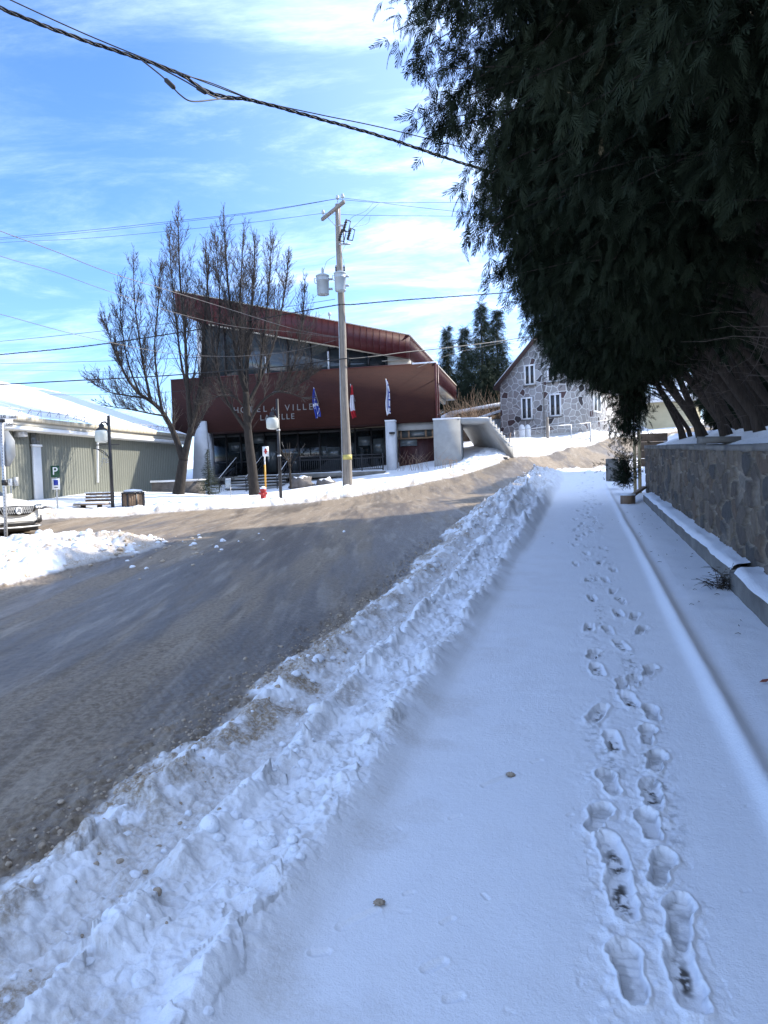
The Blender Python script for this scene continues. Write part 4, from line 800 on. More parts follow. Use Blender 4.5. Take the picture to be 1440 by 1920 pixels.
# lettering on the brick
Mx = lambda x, z: Matrix.Translation((x, -.025, z-ZB)) @ Matrix.Rotation(R(90), 4, 'X')
def letters(s, px, py, hpx, ls=1.0):
    x, z = bl(px, py, -.02); h = hpx*38.5/FPX; return text_part('letter', s, h/.72, MT['letter'], th, Mx(x, z), .012)
ln1 = [('H', 443), ('Ô', 457), ('T', 471), ('E', 485), ('L', 497), ('d', 511), ('e', 518.5), ('V', 539), ('I', 550), ('L', 560), ('L', 571), ('E', 583)]
for c, px in ln1: letters(c, px, 774.5-(px-443)*.047, 12 if c.isupper() else 8.5)
for c, px in zip('LABELLE', (491, 501, 511.5, 521.5, 531, 540, 549)): letters(c, px, 790.5-(px-443)*.047, 11)

# deck and railing
dk = thing('entrance_deck', 'dark concrete entrance deck with black railing in front of the town hall glazing', 'deck', (BO[0], BO[1], ZB), BA)
ydk = -1.3; dx0, _ = bl(524, 890, ydk); dx1 = cx0-.01; _, dz1 = bl(630, 886, ydk); _, dz2 = bl(630, 894, ydk)
b = MB(); b.box2((dx0, ydk, dz2), (dx1, yg-.05, dz1)); b.box2((xL+1.0, .1, dz2), (dx0-.002, yg-.05, dz1)); bb(b, 'slab', MT['concrete_dk'], dk)
b = MB(); b.box2((dx0, ydk+.02, dz1), (dx1, ydk+.3, dz1+.035)); bb(b, 'snow_cap', MT['snow'], dk)
b = MB(); hr = bl(600, 856, ydk)[1]
for z in (hr, dz1+.12, (hr+dz1)/2+.25): b.box2((dx0, ydk+.06, z-.022), (dx1, ydk+.1, z+.022))
n = int((dx1-dx0)/.105)
for k in range(n): x = dx0+(k+.5)/n*(dx1-dx0); b.box2((x-.009, ydk+.068, dz1+.1), (x+.009, ydk+.092, (hr+dz1)/2+.25))
for k in range(6): x = dx0+k/5*(dx1-dx0-.06); b.box2((x, ydk+.05, dz1), (x+.055, ydk+.11, hr+.05))
bb(b, 'railing', MT['black'], dk)
b = MB(); b.box2((dx0+.1, ydk+1.0, .6), (dx1, ydk+1.2, dz2-.002)); bb(b, 'deck_void_sheet', MT['black'], dk)  # black sheet painted as the shade in the void under the deck
# steps
stp = thing('entrance_stairs', 'snow dusted dark entrance steps with black handrails leading to the deck', 'stairs', (BO[0], BO[1], ZB), BA)
sx0, sz0 = bl(409, 934, -3.3); sx1, _ = bl(522, 930, -3.3); ns = 7; z_b = sz0; rise = (dz1-z_b)/ns; run = .33
for k in range(ns):
    y = -3.3+k*run; zz1 = z_b+rise*(k+1); ins = .035*k; b = MB(); b.box2((sx0+ins, y, zz1-.07), (sx1-ins, y+run+.04, zz1-.02)); s_ = bb(b, 'step', MT['concrete_dk'], stp)
    b = MB(); b.box2((sx0+ins+.02, y+.03, zz1-.02), (sx1-ins-.02, y+run+.02, zz1+.012)); bb(b, 'snow_cap', MT['snow'], s_)
b = MB(); b.box2((sx0+.3, -3.3+ns*run-.02, dz1-.07), (sx1-.3, .09, dz1-.001)); bb(b, 'landing', MT['concrete_dk'], stp)
for x in (sx0+.06, (sx0+sx1)/2-.1, sx1-.06):
    b = MB(); p0 = np.array([x, -3.25, z_b+.95]); p1 = np.array([x, -3.3+ns*run, dz1+.95]); b.tube([(x, -3.25, z_b), p0, p1, (x, -3.3+ns*run, dz1)], .028, 6); b.tube([p0-np.array([0, 0, .4]), p1-np.array([0, 0, .4])], .022, 6); b.tube([p0-np.array([0, 0, .15]), p1-np.array([0, 0, .15])], .022, 6)
    for k in range(1, 10): q_ = p0+(p1-p0)*k/10; b.tube([q_-np.array([0, 0, .4]), q_-np.array([0, 0, .85])], .01, 4)
    bb(b, 'handrail', MT['black'], stp)
    b = MB(); b.tube([p0+np.array([0, 0, .03]), p1+np.array([0, 0, .03])], .016, 4); bb(b, 'snow_cap', MT['snow'], stp)
# rocks under the deck
for k, (px, py, rr, lb) in enumerate(((565, 905, .55, 'pointed snow covered rock under the deck, left of the others'), (586, 911, .30, 'small dark rock with a thin snow cap under the deck'), (612, 908, .5, 'broad snow topped rock under the deck near the utility pole'))):
    p = P(px, py+6, 35.3); s = IV*(1+.12*np.random.default_rng(k+4).standard_normal((len(IV), 1)))*np.array([rr, rr*.7, rr*.75]); o = np_mesh('rock', s, IF.astype(np.int32), MT['stone_dk'], smooth=True); o.location = (p[0], p[1], p[2]+rr*.12); tag(o, lb, 'rock', 'rocks beneath the deck')

# concrete block with the outside stair
cs = thing('concrete_stair', 'bare concrete outside stair rising to a landing block at the right of the brick wall', 'stairs', (BO[0], BO[1], ZB), BA)
ys = -1.2; (kx0, kz1), (kx1, _), (_, kz0) = bl(812, 787, ys), bl(863, 787, ys), bl(840, 884, ys); kz0 -= .4
b = MB(); b.box2((kx0, ys, kz0), (kx1, ys+1.3, kz1-.02)); bb(b, 'block', MT['concrete'], cs)
b = MB(); b.box2((kx0-.02, ys-.02, kz1-.018), (kx1-.003, ys+1.3, kz1+.06)); bb(b, 'snow_cap', MT['snow'], cs)
AX = BO+BX*(kx1+.002)+BY*(ys+.05); SX = np.array([.990, .139]); SY = np.array([-.139, .990]); SAN = math.atan2(SX[1], SX[0])-BA
def skew(b):
    V_ = np.array(b.v); b.v = [tuple(q) for q in (V_ @ rotz(SAN).T+np.array([kx1+.002, ys+.05, 0]))]; return b
sx, _ = bl(917, 787, 0, AX, SX, SY); ex, ez = bl(963, 849, 0, AX, SX, SY); nst = 9; SD = 4.6
poly = []; dxs = (ex-sx)/nst; zt_ = kz1-.022; dzs = (zt_-(ez+.12))/nst
poly += [(0, zt_-.23), (0, zt_)]
for k in range(nst): poly += [(sx+k*dxs, zt_-k*dzs), (sx+(k+1)*dxs, zt_-k*dzs)]
poly += [(ex, ez-.3), (ex-.22, ez-.3), (sx-.12, zt_-.23)]
b = MB(); b.prism(poly, 0, SD); bb(skew(b), 'flight', MT['concrete'], cs)
b = MB(); b.box2((.01, .02, zt_+.002), (sx-.03, SD-.03, zt_+.06))
for k in range(nst): b.box2((sx+k*dxs+.03, .02, zt_+.002-k*dzs), (sx+(k+1)*dxs-.005, SD-.05, zt_+.05-k*dzs))
bb(skew(b), 'step_snow', MT['snow'], cs)
b = MB(); b.tube([(ex-.25, .1, ez-.1), (ex-.1, .1, ez+1.0)], .03, 6); bb(skew(b), 'rail_post', MT['tan'], cs)
b = MB(); rr_ = np.random.default_rng(6)
for k in range(26): xx = kx1+.15+k*.085; b.box((xx, ys+.5+rr_.normal(0, .05), kz0+.7+.28*rr_.random()), (.22, .25, .12), rotz(rr_.normal(0, .2)))
o = b.build('stone_pile', MT['stone_dk']); o.location = (BO[0], BO[1], 0); o.rotation_euler = (0, 0, BA); tag(o, 'low pile of dark flat stones beneath the concrete stair', 'stones')

# flags on the brick
def flag(px0, py0, px1, py1, w, label, cols, seed):
    yl = -.75; x0_, z0_ = bl(px0, py0, yl); x1_, z1_ = bl(px1, py1, yl); t = thing('flag', label, 'flag', (BO[0], BO[1], ZB), BA, 'flags hanging on the brick wall')
    b = MB(); b.tube([(x0_+.03, -.02, z0_-.75), (x0_, yl, z0_+.05)], .02, 6); bb(b, 'flagpole', MT['galv'], t)
    nz, nx = 24, 17; Vs = np.zeros((nz, nx, 3)); rg = np.random.default_rng(seed); ph = rg.uniform(0, 6)
    for i in range(nz):
        s = i/(nz-1); ww = w*(.25+.75*min(1, s*1.6))*(1-.25*max(0, s-.75)*4*(.5))
        for j in range(nx):
            q_ = j/(nx-1)-.5; Vs[i, j] = (x0_+(x1_-x0_)*s+ww*q_+.05*math.sin(s*5+ph), yl+.05+.10*math.sin(q_*15+ph+s*2.0)*min(1, s*3)+.55*0, z0_+(z1_-z0_)*s-.14*abs(q_)*s+.10*q_*s)
    a_, b_ = np.meshgrid(np.arange(nz-1), np.arange(nx-1), indexing='ij'); Fq = np.stack([a_*nx+b_, a_*nx+b_+1, (a_+1)*nx+b_+1, (a_+1)*nx+b_], -1).reshape(-1, 4)
    o = np_mesh('cloth', Vs.reshape(-1, 3)-np.array([0, 0, ZB]), Fq.astype(np.int32), None, t, smooth=True)
    for k, m_ in enumerate(cols[0]): o.data.materials.append(m_)
    mi = np.array([cols[1](i/(nz-1), j/(nx-1)-.5) for i in range(nz-1) for j in range(nx-1)], dtype=np.int32); o.data.polygons.foreach_set('material_index', mi); return t
fb = M('flag_blue', (.02, .05, .32), .2, 6, .8); fw = M('flag_white', (.72, .73, .80), .06, 6, .8); fr_ = M('flag_red', (.42, .02, .03), .15, 6, .8)
flag(588, 728, 595, 781, .30, 'furled blue flag with white marks left of the utility pole', ([fb, fw], lambda s, q: 1 if (abs(q+.1) < .06 and .15 < s < .95) or (abs(s-.55) < .05) or ((s*7+q*5) % 1 < .16 and s > .3) else 0), 1)
flag(657, 722, 664, 782, .28, 'furled red and white flag just right of the utility pole', ([fr_, fw], lambda s, q: 1 if (.28 < s < .78 and q > -.42+.3*abs(s-.5)) else 0), 2)
flag(723, 712, 730, 775, .25, 'furled white flag with dark marks, nearest the right end of the brick', ([fw, fb], lambda s, q: 1 if (abs(q-.25+.2*s) < .1 and .25 < s < .85) or ((s*9) % 1 < .25 and q > .2) else 0), 3)

# ------------------------------------------------------------------ warehouse
WO = np.array(P(42, 943, 27.8)[:2]); WX = np.array([.214, .977]); WYn = np.array([-.977, .214]); WA = math.atan2(WX[1], WX[0])
wz0 = P(42, 943, 27.8)[2]-.15; wz1 = P(32, 809, 27.6)[2]
wh = thing('warehouse', 'long grey green corrugated metal warehouse with a snow covered roof', 'building', (WO[0], WO[1], wz0), WA)
b = MB(); Ln = 12.2; prof = []; x = -9.0
while x < Ln: prof += [(x, 0), (x+.06, 0), (x+.085, -.04), (x+.145, -.04), (x+.17, 0)]; x += .17
Vp = [(x, -y, z) for z in (0, wz1-wz0) for x, y in [(p[0], -p[1]) for p in prof]]; n = len(prof); b.add([(p[0], p[1], 0) for p in prof]+[(p[0], p[1], wz1-wz0) for p in prof], [[i, i+1, n+i+1, n+i] for i in range(n-1)])
MT['siding'] = M('grey_green_siding', (.165, .172, .142), .06, 1.2, .5, spec=.4); b.build('siding', MT['siding'], wh)
b = MB(); b.box2((-9, .02, -.3), (Ln, 14, wz1-wz0-.02)); b.build('inner_wall', MT['siding'], wh)
h_ = wz1-wz0; b = MB(); b.box2((-9.05, -.55, h_), (Ln, .1, h_+.16)); b.box2((-9.05, -.50, h_+.162), (Ln, .3, h_+.34)); b.build('eave', MT['cream'], wh)
b = MB(); b.box2((-9.05, -.60, h_+.342), (Ln+.02, -.05, h_+.50)); b.build('fascia', M('rusty_fascia', (.33, .27, .17), .3, 2, .7, stretch=(6, 1, .6), col2=(.60, .56, .47)), wh)
b = MB(); b.box2((-9.05, -.57, h_+.02), (Ln+.02, -.551, h_+.15)); b.build('gutter', MT['white'], wh)
rs = [(-.60, h_+.52), (7, h_+2.35), (14.5, h_+.5), (14.5, h_+.45), (-.62, h_+.502)]
nxr, nyr = 140, 60; Xr, Yr = np.meshgrid(np.linspace(-9.1, Ln+.05, nxr), np.linspace(-.62, 14, nyr), indexing='ij'); Zr = h_+.53+2.75*(1-np.abs(Yr-7.2)/7.8)+.07*(fbm(Xr*1.2, Yr*1.2, 501, 4)-.5)
a_, b_ = np.meshgrid(np.arange(nxr-1), np.arange(nyr-1), indexing='ij'); Fq = np.stack([a_*nyr+b_, (a_+1)*nyr+b_, (a_+1)*nyr+b_+1, a_*nyr+b_+1], -1).reshape(-1, 4)
np_mesh('roof_snow', np.stack([Xr, Yr, Zr], -1).reshape(-1, 3), Fq.astype(np.int32), MT['snow'], wh, smooth=True)
b = MB(); x = -8.5
while x < Ln-1: b.tube([(x, -.35, h_+.55), (x+.05, -.30, h_+.85), (x+.16, .0, h_+.62)], .016, 4); x += .55
b.tube([(-8.6, -.31, h_+.80), (Ln-1, -.31, h_+.80)], .014, 4); b.build('snow_guard', MT['galv'], wh)
def wl(px, py):
    d = ray(px, py); t = (-(CAM[:2]-WO) @ WYn)/(d[:2] @ WYn); p = CAM+d*t; return float((p[:2]-WO) @ WX), float(p[2]-wz0)
x0, z1 = wl(54, 811); x1, z0 = wl(70, 838); b = MB(); b.box2((x0, -.11, z0), (x1, -.055, h_-.02)); b.build('window', MT['glass_pale'], wh)
b = MB(); xm = (x0+x1)/2
for k in range(7): b.box2((x0+(x1-x0)*k/7+.01, -.16, -.1), (x0+(x1-x0)*(k+1)/7-.01, -.06, z0)); 
b.box2((x0-.03, -.2, z0), (x1+.03, -.05, z0+.08)); b.build('white_panel', MT['white'], wh)
x0, z0 = wl(174, 808); x1, z1 = wl(178, 905); b = MB(); b.tube([(x0-.3, -.5, h_+.05), (x0, -.2, h_-.25), (x0, -.12, z1)], .055, 6); b.build('downpipe', MT['white'], wh)
b = MB(); b.box2((-9, -.05, -.3), (Ln, -.001, .22)); b.build('footing', MT['stone_dk'], wh)
x0, z0 = wl(22, 806); x1, z1 = wl(34, 820); b = MB(); b.box2((x0, -.4, z1), (x1, -.06, z0)); b.build('vent_box', MT['galv'], wh)

# ------------------------------------------------------------------ stone house
HR = P(1099, 812, 49.5); HL = P(940, 830, 53.0); hx = (HR-HL)[:2]; HWd = float(np.linalg.norm(hx)); hx /= HWd; hy = np.array([-hx[1], hx[0]]); HA = math.atan2(hx[1], hx[0]); HO = np.array(HR[:2])
def hl(px, py, yl=0): return bl(px, py, yl, HO, hx, hy)
hz = 3.2; ho = thing('stone_house', 'gabled house of polygonal field stones with pale mortar and white windows', 'house', (HO[0], HO[1], hz), HA)
def hb(b, name, mat, parent=ho): return b.build(name, mat, parent, dz=-hz)
_, ze = hl(938, 722); xc = -HWd/2; zr = ze+HWd/2*.98; dep = 9.0
b = MB(); b.prism([(-HWd, hz-.6), (0, hz-.6), (0, ze), (xc, zr), (-HWd, ze)], 0, dep); hw = hb(b, 'wall', MT['field_stone'])
b = MB(); th_ = .2
for s, xe in ((-1, -HWd), (1, 0)):
    ex_ = xe+s*.35; ez_ = ze-.35*.98; b.prism([(xc, zr+.01), (ex_, ez_+.01), (ex_, ez_+.01+th_), (xc, zr+.01+th_)], -.35, dep+.3)
rf = hb(b, 'roof', M('brown_roof', (.05, .03, .028), .2, 3, .8))
b = MB()
for s, xe in ((-1, -HWd), (1, 0)):
    ex_ = xe+s*.33; ez_ = ze-.33*.98; b.prism([(xc, zr+.24), (ex_, ez_+.24), (ex_, ez_+.34), (xc, zr+.36)], -.2, dep+.2)
hb(b, 'roof_snow', MT['snow'], rf)
def hwin(px0, py0, px1, py1, side=False):
    if not side:
        x0, z1 = hl(px0, py0); x1, z0 = hl(px1, py1); b = MB(); w = .10
        b.box2((x0, -.07, z0), (x0+w, .03, z1)); b.box2((x1-w, -.07, z0), (x1, .03, z1)); b.box2((x0+w, -.07, z1-w), (x1-w, .03, z1)); b.box2((x0+w, -.07, z0), (x1-w, .03, z0+w)); xm = (x0+x1)/2; b.box2((xm-.06, -.06, z0+w), (xm+.06, .03, z1-w))
        fr2 = hb(b, 'window', MT['white']); b = MB(); b.box2((x0+w, -.03, z0+w), (xm-.06, -.01, z1-w)); b.box2((xm+.06, -.03, z0+w), (x1-w, -.01, z1-w)); hb(b, 'pane', MT['glass'], fr2); b = MB(); b.box2((x0-.06, -.14, z0-.08), (x1+.06, .02, z0-.003)); hb(b, 'sill', MT['concrete_dk'], fr2)
    else:
        def sl(px, py):
            d = ray(px, py); t = (-(CAM[:2]-HO) @ hx)/(d[:2] @ hx); p = CAM+d*t; return float((p[:2]-HO) @ hy), float(p[2])
        y0_, z1 = sl(px0, py0); y1_, z0 = sl(px1, py1); w = .11; b = MB(); b.box2((-.03, y0_, z0), (.07, y0_+w, z1)); b.box2((-.03, y1_-w, z0), (.07, y1_, z1)); b.box2((-.03, y0_+w, z1-w), (.07, y1_-w, z1)); b.box2((-.03, y0_+w, z0), (.07, y1_-w, z0+w)); ym = (y0_+y1_)/2; b.box2((-.03, ym-.06, z0+w), (.06, ym+.06, z1-w))
        fr2 = hb(b, 'window', MT['white']); b = MB(); b.box2((.0, y0_+w, z0+w), (.03, y1_-w, z1-w)); hb(b, 'pane', MT['glass_pale'], fr2)
for q in ((977, 746, 999, 786), (1030, 739, 1053, 780), (983, 685, 1004, 721), (1026, 687, 1048, 715)): hwin(*q)
hwin(1111, 733, 1126, 775, True)
b = MB(); b.box2((-HWd-.03, -.05, hz-.6), (.03, -.002, hl(1000, 815)[1])); hb(b, 'foundation', MT['concrete'])
b = MB(); b.box2((.003, 0, hz-.6), (.05, dep, hl(1000, 815)[1]-.1)); hb(b, 'foundation', MT['concrete'])
b = MB(); xg, zg = hl(1022, 827); b.tube([(xg, -.1, ze+.8), (xg, -.1, hz)], .04, 6); hb(b, 'downpipe', MT['concrete_dk'])
for k, px in enumerate((979, 990)):
    p = P(px, 824, 48.8); b = MB(); b.prism([(-.19, -.2), (.19, -.2), (.19, .75), (.12, .92), (0, .98), (-.12, .92), (-.19, .75)], -.04, .04); o = b.build('rounded_board', MT['white']); o.location = p; o.rotation_euler = (0, 0, HA)
    tag(o, ('white round topped board against the house foundation, the left one', 'white round topped board against the house foundation, the right one')[k], 'board', 'white boards at the house foundation')
# chain link fence
fn = thing('chain_link_fence', 'galvanised chain link fence with steel posts in front of the stone house', 'fence', P(1030, 827, 45)); fp = [(965, 829, 808, 46.5), (1030, 827, 799, 45), (1071, 823, 796.5, 46.0), (1107, 819.5, 792.5, 47), (1143, 815, 787, 48)]
pts = []
for px, pyb, pyt, D in fp:
    p0 = P(px, pyb, D); p1 = P(px, pyt, D); p1 = np.array([p0[0], p0[1], p1[2]]); pts.append((p0, p1)); b = MB(); b.cyl(p0-np.array([0, 0, .3]), p1+np.array([0, 0, .03]), .035, n=7); b.build('post', MT['galv'], fn, world=True)
b = MB()
for (a0, a1), (b0, b1) in zip(pts, pts[1:]): b.tube([a1, b1], .026, 6); b.tube([a0+np.array([0, 0, .06]), b0+np.array([0, 0, .06])], .012, 4)
b.build('rail', MT['galv'], fn, world=True); b = MB()
for (a0, a1), (b0, b1) in zip(pts, pts[1:]):
    n = int(np.linalg.norm(b0-a0)/.10)
    for s in (1, -1):
        for k in range(-8, n):
            t0 = max(0, k/n); t1 = min(1, (k+8)/n); h0 = (t0-k/n)*n/8; h1 = (t1-k/n)*n/8
            if s < 0: h0, h1 = 1-h0, 1-h1
            q0 = a0+(b0-a0)*t0+(a1-a0)*h0; q1 = a0+(b0-a0)*t1+(a1-a0)*h1; b.tube([q0, q1], .0035, 3, cap=False)
b.build('mesh_wire', MT['galv'], fn, world=True)
p0 = P(1027, 829, 44.6); p1 = P(1026, 782, 44.6); b = MB(); b.cyl(p0-np.array([0, 0, .3]), (p0[0], p0[1], p1[2]), .09, .08, 8); tag(b.build('grey_post', MT['pole_wood']), 'thick grey wooden post standing at the corner of the chain link fence', 'post')
# sheds and a cream house behind
p = P(925, 800, 60); sh = thing('shed', 'low dark shed with a white snow roof between spruces and the stone house', 'shed', p, .1); b = MB(); b.box2((-3.2, 0, -1.5), (2.0, 3, .9)); b.build('wall', MT['brown_wood'], sh); b = MB(); b.prism([(-3.6, 1.0), (2.2, 1.9), (2.2, 2.15), (-3.6, 1.25)], -.4, 3.4); b.build('roof_snow', MT['snow'], sh)
p = P(934, 800, 55); s2 = thing('garden_shed', 'small ribbed white metal shed with a snow roof next to the stone house', 'shed', p, .15); b = MB(); b.box2((-1.3, 0, -1.2), (.6, 2, .55))
for k in range(16): b.box2((-1.3+k*.12, -.03, -1.2), (-1.25+k*.12, -.002, .5))
b.build('wall', MT['can'], s2); b = MB(); b.prism([(-1.5, .56), (.7, 1.2), (.7, 1.4), (-1.5, .75)], -.2, 2.2); b.build('roof_snow', MT['snow'], s2)
p = P(1232, 800, 62); h2 = thing('cream_house', 'cream walled house with a snowy roof glimpsed behind the cedar trunks', 'house', p, -.2); b = MB(); b.box2((-.65, 0, -2.5), (3.4, 7, 2.0)); w2 = b.build('wall', M('cream_siding', (.48, .42, .27), .08, 2, .7), h2)
b = MB(); b.prism([(-1.0, 2.01), (3.7, 2.01), (3.7, 2.25), (1.4, 4.2), (-1.0, 2.25)], -.5, 7.5); b.build('roof', MT['snow'], h2)

# ------------------------------------------------------------------ utility pole
pb = P(652, 919, 31); pt = P(632, 383, 31); up_ = thing('utility_pole', 'tall weathered wooden utility pole with crossarm and cutouts in front of the town hall', 'utility pole', pb)
b = MB(); n = 14; b.tube([(pb[0]+.02*math.sin(k*.9), pb[1], pb[2]-.4+(pt[2]-pb[2]+.4)*k/n) for k in range(n+1)], [.20-.095*k/n for k in range(n+1)], 14); b.build('shaft', MT['pole_wood'], up_, world=True, smooth=True)
c0 = P(604, 411, 31.95); c1 = P(645, 379, 30.05); cc = (c0+c1)/2; dd = c1-c0; ln = float(np.linalg.norm(dd[:2])); an = math.atan2(dd[1], dd[0]); cc[2] = (c0[2]+c1[2])/2
b = MB(); b.box(cc+np.array([0, -.12, 0])*0, (ln, .10, .13), rotz(an)); b.build('crossarm', MT['pole_wood'], up_, world=True)
b = MB(); m_ = np.array([math.cos(an), math.sin(an), 0])
for s in (-1, 1): b.tube([cc+m_*s*.55+np.array([0, 0, -.06]), (pb[0], pb[1], cc[2]-.75)], .018, 5)
b.build('arm_brace', MT['galv'], up_, world=True)
INS = []
for q in (cc-m_*(ln/2-.12), cc+m_*(ln/2-.12), np.array([pb[0], pb[1], pt[2]])):
    b = MB(); z = .06; b.lathe([(.015, 0), (.015, .12), (.05, .13), (.085, .17), (.06, .2), (.075, .23), (.045, .26), (.05, .29), (.01, .31)], 10, q+np.array([0, 0, z])); b.build('insulator', MT['can'], up_, world=True, smooth=True); INS.append(q+np.array([0, 0, .34]))
CUT = []
for px, py, D in ((648, 424, 30.5), (640, 442, 30.6), (656, 440, 30.3)):
    q = P(px, py, D); b = MB(); b.tube([q+np.array([-.10, 0, -.20]), q+np.array([.05, 0, .26])], [.045, .045], 7); b.tube([q+np.array([.06, 0, .25]), q+np.array([.22, -.02, .17])], .02, 5); b.tube([q+np.array([.21, 0, .18]), q+np.array([.10, 0, -.22])], .018, 5); b.tube([q+np.array([-.08, 0, -.2]), q+np.array([.12, 0, -.23])], .022, 5)
    for k in range(4): s_ = .15+.2*k; e_ = q+np.array([-.10, 0, -.20])+(np.array([.15, 0, .46]))*s_; b.lathe([(.05, -.02), (.075, 0), (.05, .02)], 8, e_)
    b.build('fuse_cutout', MT['frame_dk'], up_, world=True); CUT.append(q)
b = MB(); q = P(634, 428, 31); b.box2((pb[0], pb[1]-.35, q[2]-.03), (CUT[0][0], pb[1]-.28, q[2]+.03)); b.box2((pb[0]+.18, pb[1]-.36, q[2]-.75), (pb[0]+.24, pb[1]-.30, q[2])); b.box2((pb[0], pb[1]-.36, q[2]-.78), (CUT[2][0], pb[1]-.29, q[2]-.72)); b.build('cutout_bracket', MT['galv'], up_, world=True)
q = P(650.5, 857, 30.78); b = MB(); b.tube([(q[0], pb[1], q[2]-.10), (q[0], pb[1], q[2]+.10)], [.198, .197], 14); b.build('pole_tag', M('pale_yellow', (.5, .42, .12), .1, 5, .6), up_, world=True)
b = MB(); b.tube([(pb[0]-.19+.08*k/8, pb[1]-.10, pb[2]+k*1.05) for k in range(9)], .02, 5); b.build('ground_wire', MT['galv'], up_, world=True)
def can(px0, py0, px1, py1, D, label, br):
    q = P((px0+px1)/2, py1, D); r = (px1-px0)/2*D/FPX; h = (py1-py0)*D/FPX; t = thing('transformer', label, 'transformer', q, 0, 'transformers on the utility pole')
    b = MB(); b.lathe([(r*.55, -.02), (r*.9, 0), (r*.93, .04), (r*.95, h*.70), (r*1.02, h*.71), (r*1.02, h*.75), (r*.97, h*.76), (r*1.0, h*.93), (r*1.08, h*.94), (r*1.06, h*.98), (r*.6, h*1.06), (.03, h*1.08)], 22); b.build('tank', MT['can'], t, smooth=False)
    for sx in ((-.0, .1) if br else (-.6, .75)):
        b = MB(); b.lathe([(.03, 0), (.05, .03), (.03, .06), (.05, .09), (.03, .12), (.05, .15), (.028, .2), (.015, .26)], 8, (sx*r, -r*.3, h*1.04)); b.build('bushing', MT['frame_dk'] if not br else MT['can'], t)
    b = MB(); b.tube([(-r*1.0, -.1, h*.8), (-r*1.25, -.12, h*.82), (-r*1.2, -.12, h*.6), (-r*.95, -.1, h*.55)], .02, 5); b.build('lifting_lug', MT['galv'], t)
    for f_ in (.25, .75): b = MB(); b.box2((r*.8, -.06, h*f_), (r*1.5, .06, h*(f_+.08))); b.build('bracket', MT['galv'], t)
    return q, r, h
tq = can(594, 517, 618, 553, 30.9, 'round grey transformer can hanging left of the utility pole', True); can(627.5, 512, 649.5, 546, 30.45, 'grey transformer can mounted on the front of the utility pole', False)

# ------------------------------------------------------------------ wires
def smooth_path(pts, n=10):
    pts = [np.array(p) for p in pts]; out = []
    for i in range(len(pts)-1):
        p0 = pts[max(i-1, 0)]; p1 = pts[i]; p2 = pts[i+1]; p3 = pts[min(i+2, len(pts)-1)]
        for k in range(n): t = k/n; out.append(.5*((2*p1)+(-p0+p2)*t+(2*p0-5*p1+4*p2-p3)*t*t+(-p0+3*p1-3*p2+p3)*t**3))
    return out+[pts[-1]]
def wire(label, px, r, mat='wire', twist=0, name='power_line', group='overhead wires', n=10):
    path = smooth_path([P(x, y, D) for x, y, D in px], n); b = MB()
    if twist:
        acc = 0; s = [0]
        for i in range(1, len(path)): acc += float(np.linalg.norm(path[i]-path[i-1])); s.append(acc)
        dense = []; ss_ = np.arange(0, acc, twist/8); pa = np.array(path); dense = np.stack([np.interp(ss_, s, pa[:, k]) for k in range(3)], -1)
        for ph in (0, 2.094, 4.189):
            b.tube([dense[i]+np.array([.0, math.cos(ss_[i]*2*math.pi/twist+ph), math.sin(ss_[i]*2*math.pi/twist+ph)])*r*1.15 for i in range(len(dense))], r*.85 if ph else r*.6, 5)
    else: b.tube(path, r, 5)
    o = b.build(name, MT[mat]); tag(o, label, 'wire', group); return o
q0 = [(-120, -48, 9.0), (0, 14, 9.5), (70, 43, 9.8), (165, 78, 10.3), (262, 110, 10.8), (335, 138, 11.2), (400, 176, 11.6), (480, 190, 12.0), (600, 223, 12.6), (720, 257, 13.2), (830, 294, 13.8), (925, 324, 14.3), (1050, 362, 15)]
oc = thing('overhead_cable', 'thick black twisted service cable with splices crossing the sky to the cedars', 'cable', P(400, 176, 11.6), group='overhead wires')
o = wire('x', q0, .016, twist=.55); o.name = 'twisted_cable'; o.parent = oc; o.location = [-c for c in oc.location]
for k in ('label', 'category', 'group'): del o[k]
b = MB(); b.tube(smooth_path([P(*c) for c in ((262, 110, 10.8), (300, 140, 10.8), (318, 157, 10.8), (338, 178, 10.8), (360, 190, 10.9), (400, 187, 11.3), (425, 183, 11.7))]), .011, 5); b.tube(smooth_path([P(*c) for c in ((290, 122, 10.9), (340, 148, 11.0), (377, 169, 11.1), (410, 184, 11.6), (440, 187, 11.8))]), .011, 5); b.tube(smooth_path([P(*c) for c in ((310, 131, 11), (335, 138, 11.1), (350, 142, 11.1), (400, 157, 11.5), (470, 186, 11.9))]), .008, 5); b.build('loop_wire', MT['wire'], oc, world=True)
for a0, a1, r_ in (((309, 148, 10.75), (328, 166, 10.75), .034), ((368, 163, 11.05), (388, 175, 11.1), .034), ((330, 136, 11.1), (340, 139, 11.1), .018), ((346, 141, 11.1), (357, 145, 11.15), .018)):
    b = MB(); p0, p1 = P(*a0), P(*a1); b.tube([p0, p0+(p1-p0)*.12, p1-(p1-p0)*.12, p1], [r_*.5, r_, r_, r_*.5], 8); b.build('splice', MT['rubber'], oc, world=True)
wire('thin black wire running just above the thick twisted cable', [(-100, -58, 9.2), (20, 0, 9.7), (165, 66, 10.4), (300, 121, 11), (400, 160, 11.6), (480, 188, 12), (600, 215, 12.6), (720, 240, 13.2), (893, 283, 14.2), (1000, 312, 15)], .009)
top = tuple
wire('upper of two thin wires from the pole top to the left edge', [(-150, 462, 40), (0, 446, 37), (160, 432, 34.5), (330, 414, 33), (480, 397, 32), (629, 373, 31)], .009)
wire('second thin wire from the pole top to the left, close under the first', [(-150, 465, 40.5), (0, 449, 37.4), (160, 436, 34.8), (330, 417, 33), (480, 399, 32), (641, 371, 30.2)], .008)
